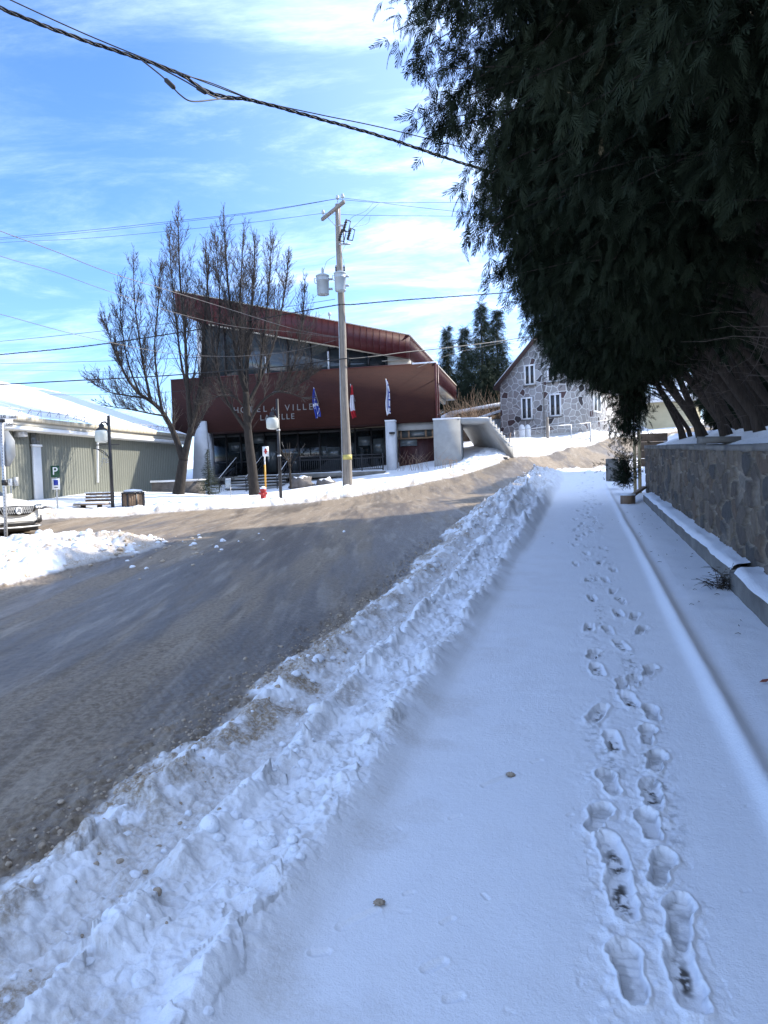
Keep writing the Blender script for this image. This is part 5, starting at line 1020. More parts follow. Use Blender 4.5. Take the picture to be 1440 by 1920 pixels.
wire('thin wire from the left end of the crossarm to the left edge', [(-150, 468, 42), (0, 455, 39), (160, 447, 36), (330, 432, 34), (480, 416, 32.8), (604, 400, 31.9)], .008)
wire('thin wire from the pole top running level to the cedars', [(629, 373, 31), (660, 376, 31.2), (720, 380, 31.8), (830, 379.5, 33), (960, 380, 34.5)], .008)
wire('thin wire from the crossarm sloping gently down to the cedars', [(641, 371, 30.2), (700, 378, 31), (760, 386, 32), (850, 396, 33), (960, 408, 34.5)], .008)
wire('lowest thin wire from the crossarm across to the cedars', [(604, 400, 31.9), (640, 402, 32), (700, 404, 32.4), (820, 405, 33.5), (960, 406, 35)], .008)
wire('curved jumper wire from the top line to the upper cutout', [(700, 380, 31.3), (685, 396, 30.9), (662, 406, 30.5), (654, 416, 30.4)], .006)
wire('straight jumper wire from the line to the lower cutouts', [(710, 382, 31.3), (690, 400, 31), (664, 425, 30.5), (658, 432, 30.3)], .006)
wire('bowed jumper wire hanging right of the cutouts', [(694, 405, 32.2), (690, 418, 31.5), (676, 423, 31), (662, 426, 30.4)], .006)
wire('drop wire from the cutouts down to the front transformer', [(652, 452, 30.5), (643, 468, 30.7), (641, 478, 30.8), (645, 492, 30.6), (646, 505, 30.3)], .006)
wire('loop wire from the pole to the left transformer bushing', [(628, 481, 31), (614, 489, 30.9), (609, 500, 30.8), (606, 511, 30.7)], .006)
wire('pale service wire falling from the upper left to the pole, topmost on the facade', [(-120, 384, 18), (0, 433, 20), (100, 470, 22), (205, 511, 24.5), (330, 549, 27), (440, 583, 28.8), (540, 614, 30), (600, 627, 30.6), (637, 632, 30.9)], .012, 'wire_lit', n=6)
wire('dark wire falling from the left edge into the bare tree crown', [(-120, 434, 18), (0, 480, 20), (100, 509, 22), (195, 543, 24.5), (330, 587, 27), (440, 612, 28.8), (540, 622, 30), (637, 634, 30.9)], .009, 'wire_lit', n=6)
wire('sagging wire from the left edge rising again to the pole', [(-120, 560, 19), (0, 589, 21), (145, 628, 24), (300, 660, 27), (400, 668, 28.5), (480, 666, 29.5), (560, 656, 30.3), (632, 637, 30.9)], .009, 'wire_lit', n=6)
wire('dark wire rising from the left edge to the pole under the transformers', [(-120, 648, 32), (0, 640, 32), (160, 624, 32), (370, 600, 31.6), (520, 578, 31.3), (628, 561, 31)], .010)
wire('dark twisted wire crossing the pole below the transformers and on to the cedars', [(-120, 676, 32), (0, 665, 32), (170, 648, 32), (370, 618, 31.6), (520, 592, 31.3), (632, 572, 30.9), (660, 571, 31), (750, 563, 32), (850, 556, 33), (960, 548, 34.5)], .014, twist=.6)
wire('dark level wire crossing the left tree above the white roof', [(-120, 684, 33), (0, 682, 33), (160, 678, 33), (330, 672, 32.5), (500, 664, 32), (640, 650, 31.2)], .010)
wire('thick black cable crossing the brick facade and the pole', [(-120, 727, 30), (0, 721, 30), (150, 713, 30.3), (300, 705, 30.5), (480, 691, 30.6), (560, 684, 30.7), (640, 673, 30.7), (665, 672, 31), (711, 667, 32), (763, 660, 33.5), (830, 653, 36), (935, 640, 40), (1020, 626, 44)], .024)
wire('faint thin wire just above the warehouse roof', [(-120, 700, 50), (0, 694, 50), (200, 697, 50), (330, 700, 50)], .008)
wire('thin wire below the thick cable, crossing in front of the roof snow', [(-120, 738, 31), (0, 739, 31), (160, 740, 31.3), (330, 734, 31.5), (500, 715, 32)], .007)
wire('thin wire running from the roof corner past the spruces', [(780, 690, 36), (860, 660, 42), (960, 640, 46), (1020, 636, 50)], .010)

# ------------------------------------------------------------------ lamps
def lamp(bx, by, tx, ty, D, lx, ly, label, banner):
    p0 = P(bx, by, D); p1 = P(tx, ty, D); t = thing('street_lamp', label, 'street lamp', p0, group='black street lamps'); b = MB(); b.tube([p0-np.array([0, 0, .3]), (p0[0], p0[1], p1[2])], [.065, .055], 10); b.lathe([(.10, 0), (.10, .12), (.07, .2)], 10, p0); b.build('post', MT['black'], t, world=True)
    L_ = P(lx, ly, D); s = .235; zt = L_[2]+s
    b = MB(); b.tube(smooth_path([(p0[0], p0[1], zt+.10), (p0[0]-.08, p0[1], zt+.22), ((p0[0]+L_[0])/2, p0[1], zt+.28), (L_[0], L_[1], zt+.24), (L_[0], L_[1], zt+.02)], 6), .03, 6); b.build('arm', MT['black'], t, world=True)
    b = MB(); b.lathe([(.19, 0), (.20, .02), (.13, .07), (.09, .10), (.10, .16), (.06, .22)], 14, (L_[0], L_[1], zt)); b.build('cap', MT['black'], t, world=True)
    b = MB(); b.lathe([(.12, -s*2), (.20, -s*1.92), (.245, -s*1.7), (.25, -s*.5), (.22, -s*.15), (.16, 0)], 18, (L_[0], L_[1], zt)); b.build('globe', M('frosted_globe', (.46, .49, .44), .12, 3, .25, col2=(.58, .6, .56)), t, world=True, smooth=True)
    b = MB(); zb_ = p0[2]+(p1[2]-p0[2])*.70; sx = -1
    if banner:
        b.tube([(p0[0]-.5, p0[1], zb_), (p0[0]+.35, p0[1], zb_)], .018, 5); b.tube(smooth_path([(p0[0], p0[1], zb_-.75), (p0[0]-.1, p0[1], zb_-.4), (p0[0]-.3, p0[1], zb_-.2), (p0[0]-.6, p0[1], zb_-.12)], 6), .016, 5); b.tube(smooth_path([(p0[0], p0[1], zb_-.5), (p0[0]-.25, p0[1], zb_-.3), (p0[0]-.45, p0[1], zb_-.16)], 6), .014, 5); b.build('scroll_bracket', MT['black'], t, world=True)
        b = MB(); rg = np.random.default_rng(4)
        for k in range(26): a_ = np.array([p0[0]-.1-.25*rg.random(), p0[1]+rg.normal(0, .05), zb_-.25-.4*rg.random()]); b.tube([a_, a_+rg.normal(0, .09, 3)], .008, 3)
        b.build('garland', MT['galv'], t, world=True)
    else:
        b.lathe([(.075, -.03), (.085, 0), (.075, .03)], 8, (p0[0], p0[1], zb_)); b.lathe([(.075, -.03), (.085, 0), (.075, .03)], 8, (p0[0], p0[1], zb_-1.0)); b.build('collar', MT['galv'], t, world=True)
lamp(212, 961, 203, 779, 27.5, 191, 818, 'black street lamp with scroll bracket beside the bench and brown litter bin', True)
lamp(527, 943, 518, 748, 29.5, 511, 794, 'black street lamp with frosted globe in front of the entrance steps', False)

# ------------------------------------------------------------------ bare trees
def grow_tree(label, D, limbs, seed, base_r):
    p0 = P(*limbs[0][0][0], D); t = thing('bare_tree', label, 'tree', p0, group='bare trees by the town hall'); rng = np.random.default_rng(seed); tr = MB(); tw = MB()
    def shoot(p, d, ln, r, ntw):
        n = 5; pts = [p.copy()]; dirs = []
        for i in range(n):
            d = d+rng.normal(0, .045, 3)+np.array([0, 0, .11]); d /= np.linalg.norm(d); p = p+d*ln/n; pts.append(p.copy()); dirs.append(d.copy())
        tw.tube(pts, [max(.005, r*(1-.75*i/n)) for i in range(n+1)], 4, cap=False)
        for k in range(ntw):
            f = rng.uniform(.08, 1.0)*n; i = min(n-1, int(f)); q = pts[i]+(pts[i+1]-pts[i])*(f-i); sd = rng.normal(0, 1, 3); sd -= dirs[i]*(sd @ dirs[i]); sd /= np.linalg.norm(sd)+1e-9
            e = dirs[i]*.8+sd*rng.uniform(.4, .75); e /= np.linalg.norm(e); l2 = ln*rng.uniform(.12, .34)*(1.25-f/n*.6); m = q+e*l2*.5+rng.normal(0, .012, 3); tw.tube([q, m, m+(e+np.array([0, 0, .2]))*l2*.5], [.0065, .0055, .0042], 3, cap=False)
            if rng.random() < .5: e2 = e+rng.normal(0, .4, 3); e2 /= np.linalg.norm(e2); tw.tube([m, m+e2*l2*.45], [.005, .004], 3, cap=False)
    for li, (pts, r0, r1, nb, bl_) in enumerate(limbs):
        D0 = D+ (0 if li == 0 else (pts[0][2] if len(pts[0]) > 2 else 0)); off = rng.uniform(-1.3, 1.3) if li > 0 else 0; m = len(pts)
        path = smooth_path([P(q[0], q[1], D+off*(k/(m-1))) for k, q in enumerate(pts)], 5); n = len(path); r0 *= 1 if li == 0 else .95; rr = [r0+(r1-r0)*(k/(n-1))**(.55 if li else .8) for k in range(n)]
        tr.tube(path, rr, 9)
        L_ = sum(float(np.linalg.norm(path[i+1]-path[i])) for i in range(n-1))
        for k in range(int(nb*2.9)):
            f = (.14+.86*rng.random()**.85)*(n-1); i = min(n-2, int(f)); q = path[i]+(path[i+1]-path[i])*(f-i); ax = path[i+1]-path[i]; ax /= np.linalg.norm(ax); sd = rng.normal(0, 1, 3)*np.array([1, 1, .3]); sd -= ax*(sd @ ax); sd /= np.linalg.norm(sd)
            rem = min(2.4, .65+L_*(1-f/(n-1))*.55); shoot(q, ax*.7+sd*rng.uniform(.30, .85)+np.array([0, 0, .42]), rem*rng.uniform(.5, 1.05), max(.009, min(.022, rr[i]*.3)), int(rng.uniform(14, 26)))
        if li > 0:
            for k in range(3): shoot(path[-1], (path[-1]-path[-2])/np.linalg.norm(path[-1]-path[-2])+rng.normal(0, .12, 3), rng.uniform(.5, 1.0), max(.009, r1), 10)
    tr.build('trunk', MT['bark'], t, world=True, smooth=True); tw.build('twigs', MT['twig'], t, world=True)
grow_tree('bare tree with a forked trunk and upright limbs beside the warehouse', 31.3, [
    ([(334, 932), (338, 905), (344, 862)], .28, .19, 0, 1), ([(344, 864), (332, 828), (320, 800), (304, 772), (282, 752), (258, 735), (236, 705), (222, 670)], .19, .04, 9, 2.4),
    ([(344, 862), (352, 830), (360, 796), (370, 755), (379, 700), (381, 640), (386, 580), (390, 520)], .21, .03, 12, 2.2), ([(358, 800), (353, 750), (350, 695), (347, 630), (340, 560), (336, 490), (334, 420)], .14, .02, 16, 2.3), ([(353, 740), (340, 680), (330, 600), (322, 520), (318, 450)], .08, .015, 13, 2.2),
    ([(283, 753), (272, 700), (262, 640), (253, 570), (250, 500)], .085, .015, 14, 2.2), ([(262, 738), (240, 680), (228, 610), (225, 550)], .06, .012, 11, 2.0), ([(272, 746), (240, 742), (205, 735), (175, 718)], .06, .015, 12, 1.9), ([(310, 780), (280, 775), (245, 768), (205, 762)], .055, .015, 9, 1.7), ([(304, 772), (296, 720), (290, 650), (296, 580), (300, 510)], .08, .015, 13, 2.2), ([(236, 705), (215, 660), (200, 610)], .045, .012, 8, 1.8), ([(352, 830), (370, 800), (385, 770)], .06, .02, 3, 1.0)], 21, .3)
grow_tree('bare tree with a single thick trunk standing before the entrance steps', 31.6, [
    ([(477, 928), (473, 880), (467, 830), (463, 780), (461, 735)], .24, .13, 1, 1), ([(461, 736), (447, 690), (438, 630), (430, 560), (424, 490), (420, 430)], .13, .02, 17, 2.1), ([(461, 734), (464, 670), (470, 600), (475, 530), (478, 460)], .14, .02, 17, 2.1), ([(463, 760), (486, 715), (508, 660), (524, 600), (535, 540), (540, 490)], .11, .02, 15, 2.1),
    ([(465, 810), (440, 775), (418, 735), (404, 680), (396, 610), (390, 540), (386, 480)], .10, .02, 16, 2.1), ([(465, 800), (480, 768), (500, 745), (520, 735), (545, 738), (565, 745)], .09, .02, 8, 1.3), ([(510, 740), (535, 715), (555, 670), (566, 610), (572, 550)], .06, .012, 12, 1.9), ([(461, 737), (452, 680), (450, 600), (452, 520), (456, 450)], .10, .015, 16, 2.1), ([(486, 715), (492, 650), (500, 580), (506, 510), (508, 460)], .08, .015, 14, 2.1), ([(463, 770), (440, 745), (415, 742), (395, 750)], .06, .015, 6, 1.2), ([(520, 735), (560, 720), (590, 700)], .04, .01, 8, 1.5), ([(404, 680), (412, 600), (410, 520), (404, 450)], .06, .012, 13, 2.0)], 33, .25)
# slim sapling before the deck
p0 = P(545, 915, 34); t = thing('sapling', 'slim dark sapling standing before the deck railing', 'tree', p0); b = MB(); p1 = P(543, 865, 34); b.tube([p0, (p0+p1)/2, p1], [.05, .045, .04], 6)
rg = np.random.default_rng(9)
for k in range(14):
    d = np.array([rg.normal(0, .6), rg.normal(0, .4), 1]); d /= np.linalg.norm(d); q = p1-np.array([0, 0, .4*rg.random()]); b.tube([q, q+d*.5+np.array([0, 0, .05]), q+d*rg.uniform(.8, 1.4)], [.018, .012, .005], 4)
b.build('branches', MT['bark'], t, world=True)

# ------------------------------------------------------------------ conifers
def conifer(h, r, seed, nwh, name, label, snow=False, group=None):
    rng = np.random.default_rng(seed); t = thing(name, label, 'tree', group=group); b = MB(); b.tube([(0, 0, -.5), (0.05*h*.043, 0, h*.5), (0, 0, h)], [h*.016+.03, h*.009+.015, .01], 7); b.build('trunk', MT['bark'], t, smooth=True)
    pts = []; dr = []; sn = MB()
    for w in range(nwh):
        z = h*(.04+.95*(w/(nwh-1))**.92); R_ = r*(1-z/h)**1.05*rng.uniform(.72, 1.15)+.02*h*.3; nb = max(5, int(11*(1-z/h)+5))
        for k in range(nb):
            a_ = rng.uniform(0, 2*math.pi); ln = R_*rng.uniform(.65, 1.1); d = np.array([math.cos(a_), math.sin(a_), 0]); m = max(5, int(ln/(h*.012)))
            for j in range(m):
                s = (j+rng.random())/m; q = d*ln*s+np.array([0, 0, z-ln*(.25*s-.22*s*s*s)])+rng.normal(0, .012*h*.35, 3)
                for _ in range(2): pts.append(q+rng.normal(0, .006*h, 3)); dr.append(d*.8+rng.normal(0, .5, 3)+np.array([0, 0, -.18]))
    spread(np.array(pts), np.array(dr), h*.043, rng, nvar=4, k=4, mat=MT['spruce'] if not snow else M('snowy_needles', (.02, .035, .02), .3, 1.2, .7, col2=(.05, .065, .05), snow=.06), parent=t, name='crown'); return t
for k, (px, top, r_, D, lb) in enumerate(((838, 613, .9, 66, 'dark spruce beyond the red roof, leftmost and shortest pair'), (870, 614, .95, 64, 'dark spruce beyond the red roof, second from the left'), (901, 571, 1.05, 62, 'tallest dark spruce in the row beyond the red roof'), (930, 580, .95, 63, 'dark spruce nearest the stone house in the spruce row'))):
    p1 = P(px, top, D); zb_ = 3.6; h = p1[2]-zb_; c = conifer(h, h*.29*r_, 70+k, 58, 'spruce_tree', lb, group='spruces beyond the red roof'); c.location = (p1[0], p1[1], zb_)
p0 = P(392, 925, 32.4); c = conifer(1.9, .62, 90, 20, 'small_fir', 'small snow dusted fir tree beside the entrance steps', True); c.location = p0
# tan shrub and tangle left of the stone house
p0 = P(893, 800, 56); t = thing('bare_shrub', 'large tan leafless shrub between the red building and the spruces', 'shrub', p0); rg = np.random.default_rng(12); b = MB()
for k in range(420):
    q = np.array([rg.normal(0, 1.3), rg.normal(0, .8), -1.0]); d = np.array([rg.normal(0, .35), rg.normal(0, .3), 1]); ln = rg.uniform(1.8, 4.2); pts = [q]
    for j in range(5): d = d+rg.normal(0, .28, 3); d /= np.linalg.norm(d); pts.append(pts[-1]+d*ln/5)
    b.tube(pts, [.018, .015, .012, .01, .008, .006], 3, cap=False)
b.build('branches', MT['tan'], t)
for k, (px, py, D, lb) in enumerate(((785, 880, 36.0, 'thin dry weeds standing before the dark service door'), (845, 880, 34.6, 'small tan weed tuft in the snow before the concrete block'))):
    p0 = P(px, py, D); rg = np.random.default_rng(40+k); b = MB()
    for j in range(30 if k == 0 else 22):
        q = p0+np.array([rg.normal(0, .75 if k == 0 else .2), rg.normal(0, .1), -.05]); b.tube([q, q+np.array([rg.normal(0, .12), 0, .45]), q+np.array([rg.normal(0, .3), 0, rg.uniform(.6, 1.1)*(1 if k == 0 else .6)])], [.008, .006, .004], 3)
    tag(b.build('dry_weed', MT['tan']), lb, 'weed')

# ------------------------------------------------------------------ street things on the far verge
def seat_bench():
    p0 = P(176, 961, 27.5); t = thing('park_bench', 'snow covered slatted bench beside the left street lamp', 'bench', p0, R(-10)); s = 27.5/FPX
    w = 1.30; b = MB()
    for y in (-.22, -.08, .06): b.box((-.02, y, .30), (w, .12, .045))
    b.build('seat', MT['brown_wood'], t); b = MB(); b.box((-.02, -.08, .345), (w-.04, .36, .05)); b.build('snow_cap', MT['snow'], t)
    for x in (-.36, .30): b = MB(); b.box2((x-.04, -.2, -.25), (x+.04, .02, .277)); b.build('leg', MT['black'], t)
    b = MB()
    for k in range(3): b.box2((-.42, .16+.02*k, .40+.12*k), (.72, .2+.02*k, .49+.12*k))
    b.build('backrest', MT['brown_wood'], t); b = MB()
    for k in range(3):
        for j in range(5): b.box((-.33+.24*j, .15+.02*k, .49+.12*k), (.22, .07, .035+.02*((j*k) % 2)))
    b.build('back_snow', MT['snow'], t)
seat_bench()
p0 = P(251, 960, 28); t = thing('litter_bin', 'brown slatted litter bin with black frame and snow on its lid', 'litter bin', p0, .2); r = .375; h = .72; b = MB(); fr_b = MB()
for k in range(8):
    a_ = k*math.pi/4; c, s = math.cos(a_), math.sin(a_); w = 2*r*math.tan(math.pi/8)
    for j in range(3): o_ = (j-1)*(w-.05)/3; b.box((c*r*.97-s*o_, s*r*.97+c*o_, h/2+.02), (.03, (w-.07)/3, h-.06), rotz(a_))
    a2 = a_+math.pi/8; fr_b.box((math.cos(a2)*r*1.06, math.sin(a2)*r*1.06, h/2), (.05, .06, h), rotz(a2))
    fr_b.box((c*r, s*r, h), (.06, w, .06), rotz(a_)); fr_b.box((c*r, s*r, .02), (.06, w, .04), rotz(a_))
b.build('slats', MT['brown_wood'], t); fr_b.build('frame', MT['black'], t); b = MB(); b.lathe([(r*.9, h+.03), (r*.98, h+.06), (r*.8, h+.11), (.02, h+.14)], 8); b.build('snow_cap', MT['snow'], t, smooth=True)
def post_sign(name, label, cat, bx, by, tx, ty, D, r, mat='galv'):
    p0 = P(bx, by, D); p1 = P(tx, ty, D); t = thing(name, label, cat, p0); b = MB(); b.tube([(0, 0, -.3), (0, 0, p1[2]-p0[2])], r, 8); b.build('post', MT[mat], t); return t, p0, p1
def plate(t, p0, px0, py0, px1, py1, D, mat, name='panel', y=-.045, th_=.012):
    a0 = P(px0, py1, D)-p0; a1 = P(px1, py0, D)-p0; b = MB(); b.box2((a0[0], y-th_, a0[2]), (a1[0], y, a1[2])); return b.build(name, MT[mat], t), a0, a1
D = 26.8; t, p0, p1 = post_sign('parking_sign', 'green parking sign with a white P above a blue pictogram plate', 'sign', 108, 951, 104, 874, D, .03)
o, a0, a1 = plate(t, p0, 97, 873, 112, 895, D, 'green'); text_part('letter', 'P', .40, MT['sign_white'], t, Matrix.Translation(((a0[0]+a1[0])/2, -.062, a0[2]+.085)) @ Matrix.Rotation(R(90), 4, 'X'), .004)
o, a0, a1 = plate(t, p0, 99.5, 897, 113, 918, D, 'sign_white'); b = MB(); b.box2((a0[0]+.06, -.068, a0[2]+.15), (a1[0]-.06, -.058, a1[2]-.05)); b.build('pictogram', MT['blue'], t); b = MB(); b.box2((a0[0]+.07, -.068, a0[2]+.06), (a1[0]-.07, -.058, a0[2]+.085)); b.build('bar', MT['ink'], t)
D = 26.3; t, p0, p1 = post_sign('small_sign', 'small white sign on a thin post in front of a grey box by the warehouse', 'sign', 22, 946, 20, 898, D, .02)
o, a0, a1 = plate(t, p0, 16, 897.5, 24, 911, D, 'sign_white'); text_part('mark', '?', .13, MT['ink'], t, Matrix.Translation(((a0[0]+a1[0])/2, -.062, a0[2]+.10)) @ Matrix.Rotation(R(90), 4, 'X'), .003)
p = P(27.5, 911, 27.4); b = MB(); b.box((p[0], p[1], p[2]+.16), (.25, .12, .33)); tag(b.build('meter_box', MT['galv']), 'grey metal box on the warehouse wall behind the small white sign', 'box')
# stop sign seen from behind, with street name blades
D = 17; p0 = P(12, 1019, D); p1 = P(2, 770, D); t = thing('street_sign', 'leaning steel sign post with two street name blades and the back of a stop sign', 'sign', p0, 0)
def rel(px, py, dy=0): return P(px, py, D+dy)-p0
b = MB(); b.tube([rel(12, 1030), rel(9, 930), rel(3, 790)], .042, 8); b.build('post', MT['galv'], t)
b = MB()
for k in range(38): q = rel(12-9*k/38, 1010-215*k/38); b.box(q+np.array([.012, -.042, 0]), (.012, .008, .02))
b.build('post_holes', MT['ink'], t)
c0 = rel(6, 841); Ro = .31; b = MB(); b.prism([(c0[0]+Ro*math.cos(math.pi/8+k*math.pi/4)/math.cos(math.pi/8)*.78, c0[2]+Ro*1.32*math.sin(math.pi/8+k*math.pi/4)/math.cos(math.pi/8)) for k in range(8)], .05, .065); b.build('sign_back', MT['sign_back'], t)
for px0, px1, py0, py1, dy, lb, tx in ((-70, 31, 771, 789, 0, 'ise', 5), (-60, 24, 786, 803, .25, '', 0)):
    a0 = rel(px0, py1, dy); a1 = rel(px1, py0, dy); b = MB(); b.box2((a0[0], dy-.03, a0[2]), (a1[0], dy, a1[2])); bd = b.build('name_blade', MT['sign_white'], t)
    if lb:
        q = rel(-1, 784.5, dy); text_part('lettering', lb, .155, MT['ink'], bd, Matrix.Translation((q[0]-0, dy-.034, q[2])) @ Matrix.Rotation(R(90), 4, 'X'), .003, 'LEFT'); bd.children[0].parent = bd
    q = rel(18 if lb else 13, 784 if lb else 798, dy); sx = Matrix.Shear('XY', 4, (.35, 0)) if False else Matrix.Identity(4); text_part('logo', 'Labelle', .075, MT['ink'], bd, Matrix.Translation((q[0], dy-.034, q[2])) @ Matrix.Rotation(R(90), 4, 'X'), .003, 'LEFT')
b = MB(); q = rel(3, 789); b.box(q+np.array([0, 0, -.0]), (.12, .1, .06)); b.build('bracket', MT['black'], t)
b = MB(); q = rel(9, 905); b.box(q, (.10, .1, .12)); b.build('clamp', MT['black'], t)
# hydrant with marker
D = 30.5; p0 = P(494, 939, D); t = thing('fire_hydrant', 'small red fire hydrant with a snow cap in front of the steps', 'hydrant', p0); b = MB(); b.lathe([(.15, -.2), (.15, .05), (.11, .07), (.115, .40), (.14, .41), (.14, .45), (.11, .5), (.04, .55)], 12)
b.cyl((-.17, 0, .30), (.17, 0, .30), .05, n=8); b.cyl((0, -.18, .26), (0, 0, .26), .065, n=8); b.build('body', MT['red_paint'], t, smooth=False); b = MB(); b.lathe([(.13, .49), (.12, .55), (.02, .60)], 10); b.build('snow_cap', MT['snow'], t, smooth=True)
t, p0, p1 = post_sign('hydrant_marker', 'yellow stake with a white marker plate behind the red hydrant', 'sign', 499, 936, 498, 838, 30.9, .03, 'galv'); b = MB(); z0 = (P(499, 915, 30.9)-p0)[2]; z1 = (P(499, 871, 30.9)-p0)[2]; b.tube([(0, 0, z0), (0, 0, z1)], .037, 8); b.build('sleeve', MT['yellow'], t)
o, a0, a1 = plate(t, p0, 493, 837, 504, 856, 30.9, 'sign_white'); b = MB(); cx = (a0[0]+a1[0])/2; b.lathe([(.035, 0), (.035, .16), (.05, .17), (.02, .22)], 8, (cx, -.07, a0[2]+.10)); b.box((cx, -.07, a0[2]+.2), (.14, .02, .05)); b.build('symbol', MT['red_paint'], t)
t, p0, p1 = post_sign('plaque_post', 'small grey plaque on a thin post left of the entrance steps', 'sign', 433, 938, 430, 903, 31.5, .018); plate(t, p0, 423, 899, 433, 914, 31.5, 'can'); b = MB(); a0 = P(428, 898, 31.5)-p0; b.box((a0[0], -.05, a0[2]), (.22, .06, .035)); b.build('snow_cap', MT['snow'], t)
# planter wall
p0 = P(285, 928, 33.6); p1 = P(372, 922, 32.9); dd = p1-p0; an = math.atan2(dd[1], dd[0]); ln = float(np.linalg.norm(dd[:2])); hpl = float(P(285, 905, 33.6)[2]-p0[2]); t = thing('planter_wall', 'low dark stone planter wall with snow on top behind the forked tree', 'wall', p0, an)
b = MB(); b.box2((0, 0, -.5), (ln, .6, hpl)); b.build('wall', MT['stone_dk'], t); b = MB(); b.box2((-.04, -.05, hpl+.001), (ln+.04, .64, hpl+.09)); b.build('snow_cap', MT['snow'], t)
rg = np.random.default_rng(2)
for k, (px, py, rr, lb) in enumerate(((70, 960, .22, 'small dark rock in the snow near the parking sign, lower left'), (83, 955, .25, 'rounded rock in the snow near the parking sign, upper'), (94, 957, .16, 'smallest rock in the snow just left of the parking sign'), (266, 929, .35, 'dark rubble rock at the warehouse foot behind the litter bin'))):
    p = P(px, py+3, 26 if k < 3 else 33); s = IV*(1+.15*rg.standard_normal((len(IV), 1)))*np.array([rr*1.2, rr*.8, rr*.7]); o = np_mesh('rock', s, IF.astype(np.int32), MT['stone_dk'], smooth=True); o.location = p; tag(o, lb, 'rock', 'rocks along the warehouse verge')

# ------------------------------------------------------------------ car at the left edge
D = 20.0; fc = P(33, 1006, D); hd = np.array([.90, -.436]); CA = math.atan2(hd[1], hd[0]); cpos = np.array([fc[0]-hd[0]*2.36, fc[1]-hd[1]*2.36, fc[2]-.02])
car = thing('parked_car', 'cream white suv with a dark mesh grille entering at the left edge', 'car', cpos, CA)
MT['car_paint'] = M('pearl_paint', (.74, .71, .64), .03, 2, .22, spec=.6)
secs = [  # x, half width, sill z, belt z, top z, top half width
    (2.36, .70, .42, .72, .84, .52), (2.30, .82, .30, .74, .92, .66), (2.15, .90, .26, .80, .98, .74), (1.8, .94, .24, .88, 1.03, .78), (1.3, .95, .24, .93, 1.07, .80), (.95, .95, .24, .96, 1.10, .80), (.35, .95, .24, .98, 1.52, .64), (-.2, .95, .24, 1.0, 1.65, .62), (-1.2, .95, .24, 1.02, 1.66, .62), (-1.9, .94, .26, 1.04, 1.55, .60), (-2.25, .90, .32, 1.02, 1.18, .62), (-2.36, .82, .40, .95, 1.02, .60)]
Vc = []
for x, w, s, be, tp, tw_ in secs: Vc += [(x, y, z) for y, z in ((-w*.86, s), (-w, s+.14), (-w*1.0, (s+be)/2), (-w*.97, be), (-tw_, tp-.03), (-tw_*.5, tp), (0, tp+.012), (tw_*.5, tp), (tw_, tp-.03), (w*.97, be), (w*1.0, (s+be)/2), (w, s+.14), (w*.86, s))]
n = 13; ns_ = len(secs); Fc = [[i*n+j, i*n+(j+1) % n, (i+1)*n+(j+1) % n, (i+1)*n+j] for i in range(ns_-1) for j in range(n)]+[list(range(n)), list(range((ns_-1)*n, ns_*n))[::-1]]
body = np_mesh('body', Vc, Fc, MT['car_paint'], car, smooth=True); sb = body.modifiers.new('s', 'SUBSURF'); sb.levels = 2; sb.render_levels = 2
b = MB(); b.prism([(-.80, .60), (.80, .60), (.62, .86), (-.62, .86)], 0, .06)
def front(b, name, mat, xf, curve=.16, par=car):
    """prism drawn in y,z -> wrapped on the nose"""
    V_ = np.array(b.v); y = V_[:, 0].copy(); d_ = V_[:, 1].copy(); z = V_[:, 2].copy(); x = xf-d_-curve*(np.abs(y)/.85)**2.2-.10*np.clip(z-.75, 0, 1); return np_mesh(name, np.stack([x, -y, z], -1), b.f, mat, par)
def grid_prism(p, ny=12):
    """shape between lower and upper outlines given as y, z0, z1 rows"""
    b = MB(); ys_ = np.linspace(p[0][0], p[-1][0], ny); z0 = np.interp(ys_, [q[0] for q in p], [q[1] for q in p]); z1 = np.interp(ys_, [q[0] for q in p], [q[2] for q in p])
    V_ = []
    for y, a_, c_ in zip(ys_, z0, z1): V_ += [(y, 0, a_), (y, 0, c_), (y, .12, c_), (y, .12, a_)]
    F_ = [[i*4+k, i*4+(k+1) % 4, i*4+4+(k+1) % 4, i*4+4+k] for i in range(ny-1) for k in range(4)]+[[0, 1, 2, 3], [ny*4-1, ny*4-2, ny*4-3, ny*4-4]]; b.add(V_, F_); return b
gr = front(grid_prism([(-.60, .70, .81), (-.42, .61, .84), (0, .58, .84), (.42, .61, .84), (.60, .70, .81)]), 'grille', MT['black'], 2.44)
b = MB()
for k in range(17):
    for s in (-1, 1):
        y0_ = -.5+k*.0625; z0_ = .55; 
        if abs(y0_) < .46: V0 = np.array([[y0_, 0, .63], [y0_+s*.08, 0, .82]]); V_ = [(V0[0][0]-.006, -.012, V0[0][2]), (V0[0][0]+.006, -.012, V0[0][2]), (V0[1][0]+.006, -.012, V0[1][2]), (V0[1][0]-.006, -.012, V0[1][2])]; b.add(V_, [[0, 1, 2, 3]])
front(b, 'grille_mesh', MT['galv'], 2.44, par=gr).parent = gr
bd_ = MB(); bd_.lathe([(.0, 0), (.095, .002), (.10, .03), (.075, .035), (.07, .02), (.01, .022)], 20); V_ = np.array(bd_.v); np_mesh('emblem', np.stack([2.44+V_[:, 2], V_[:, 0], V_[:, 1]+.71], -1), bd_.f, MT['white'], car)
b = MB(); b.tube([(2.475, -.06, .66), (2.475, 0, .77), (2.475, .06, .66)], .012, 5); b.tube([(2.475, -.03, .70), (2.475, .03, .70)], .009, 5); b.build('emblem_mark', MT['galv'], car)
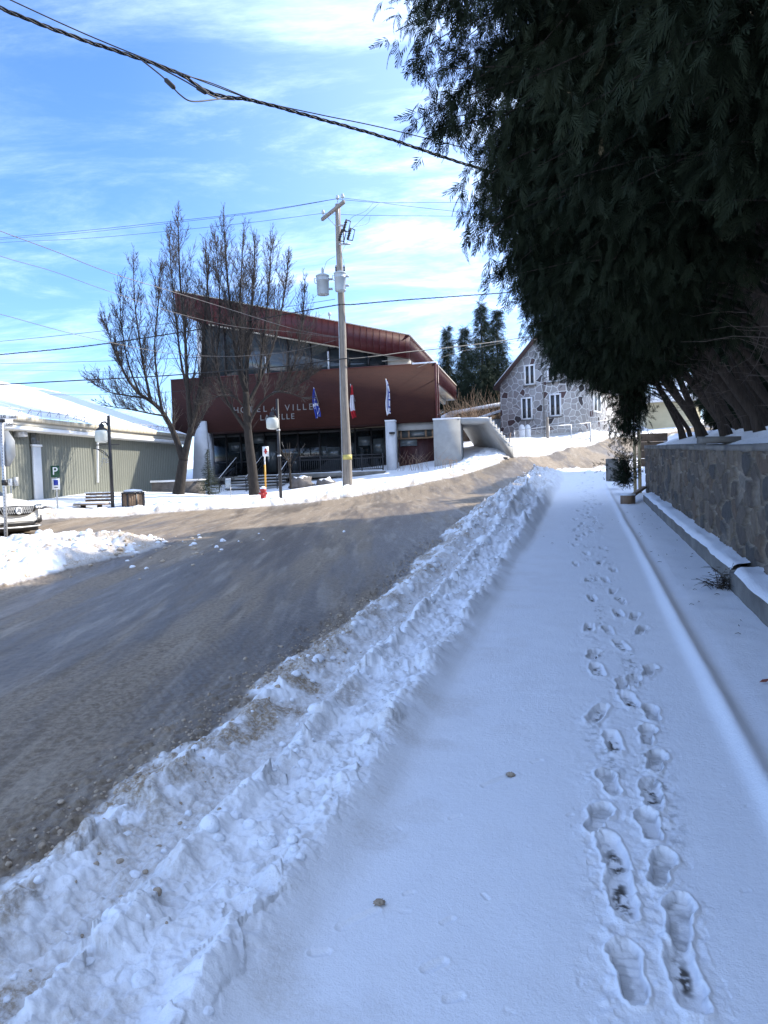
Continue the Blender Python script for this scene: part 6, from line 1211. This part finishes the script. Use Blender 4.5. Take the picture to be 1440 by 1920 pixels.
for s in (-1, 1):
    hl_ = front(grid_prism([(s*.56, .72, .83), (s*.72, .72, .86), (s*.90, .76, .86)] if s > 0 else [(-.90, .76, .86), (-.72, .72, .86), (-.56, .72, .83)]), 'headlight', MT['glass_pale'], 2.45); 
    b = MB()
    for k in range(3): b.lathe([(.035, 0), (.035, .02), (.01, .025)], 8, (0, 0, 0)); 
    V_ = np.array(b.v[:24]); 
    for k in range(3): np_mesh('lens', np.stack([2.46-.16*((.62+.1*k)/.85)**2.2+V_[:, 2]+.0, s*(.62+.10*k)+V_[:, 0], .785+V_[:, 1]], -1), [f for f in b.f if max(f) < 24], MT['white'], hl_)
    front(grid_prism([(s*.62, .36, .44), (s*.74, .34, .54), (s*.86, .38, .56)] if s > 0 else [(-.86, .38, .56), (-.74, .34, .54), (-.62, .36, .44)]), 'fog_lamp_recess', MT['black'], 2.45)
front(grid_prism([(-.58, .33, .41), (0, .31, .43), (.58, .33, .41)]), 'lower_grille', MT['black'], 2.44); front(grid_prism([(-.80, .255, .29), (0, .24, .285), (.80, .255, .29)]), 'skid_plate', MT['galv'], 2.47)
b = MB(); b.box2((-2.2, -.8, .14), (2.2, .8, .30)); b.build('underbody', MT['black'], car)
for wx in (1.42, -1.42):
    for s in (-1, 1):
        b = MB(); pr = [(.20, -.12), (.33, -.12), (.365, -.08), (.365, .08), (.33, .12), (.20, .12)]; b.lathe([(r_, z_) for r_, z_ in pr], 24); V_ = np.array(b.v); w_ = np_mesh('wheel', np.stack([wx+V_[:, 0], s*.86+V_[:, 2], .36+V_[:, 1]], -1), b.f, MT['rubber'], car)
        b = MB(); b.lathe([(.05, .0), (.24, .0), (.24, .03), (.06, .05)], 16); V_ = np.array(b.v); np_mesh('rim', np.stack([wx+V_[:, 0], s*(.955+V_[:, 2]*.3), .36+V_[:, 1]], -1), b.f, MT['galv'], w_)
        b = MB(); b.lathe([(.37, -.02), (.44, -.02), (.44, .02), (.37, .02)], 24); V_ = np.array(b.v); k_ = V_[:, 1] > -.15; np_mesh('wheel_arch', np.stack([wx+V_[:, 0], s*.945+V_[:, 2], .38+V_[:, 1]], -1), [f for f in b.f if all(k_[i] for i in f)], MT['black'], car)
for s in (-1, 1):
    b = MB(); b.add([(.78, s*.80, 1.10), (.30, s*.655, 1.50), (-1.75, s*.63, 1.53), (-1.95, s*.80, 1.12)], [[0, 1, 2, 3]]); b.v = [(x, y*1.09, z) for x, y, z in b.v]; b.build('side_window', MT['glass'], car)
    b = MB(); b.box((.72, s*1.03, 1.10), (.12, .2, .14)); b.build('mirror', MT['car_paint'], car)
b = MB(); b.add([(1.02, -.74, 1.125), (1.02, .74, 1.125), (.36, .60, 1.565), (.36, -.60, 1.565)], [[0, 1, 2, 3]]); b.build('windscreen', MT['glass'], car)
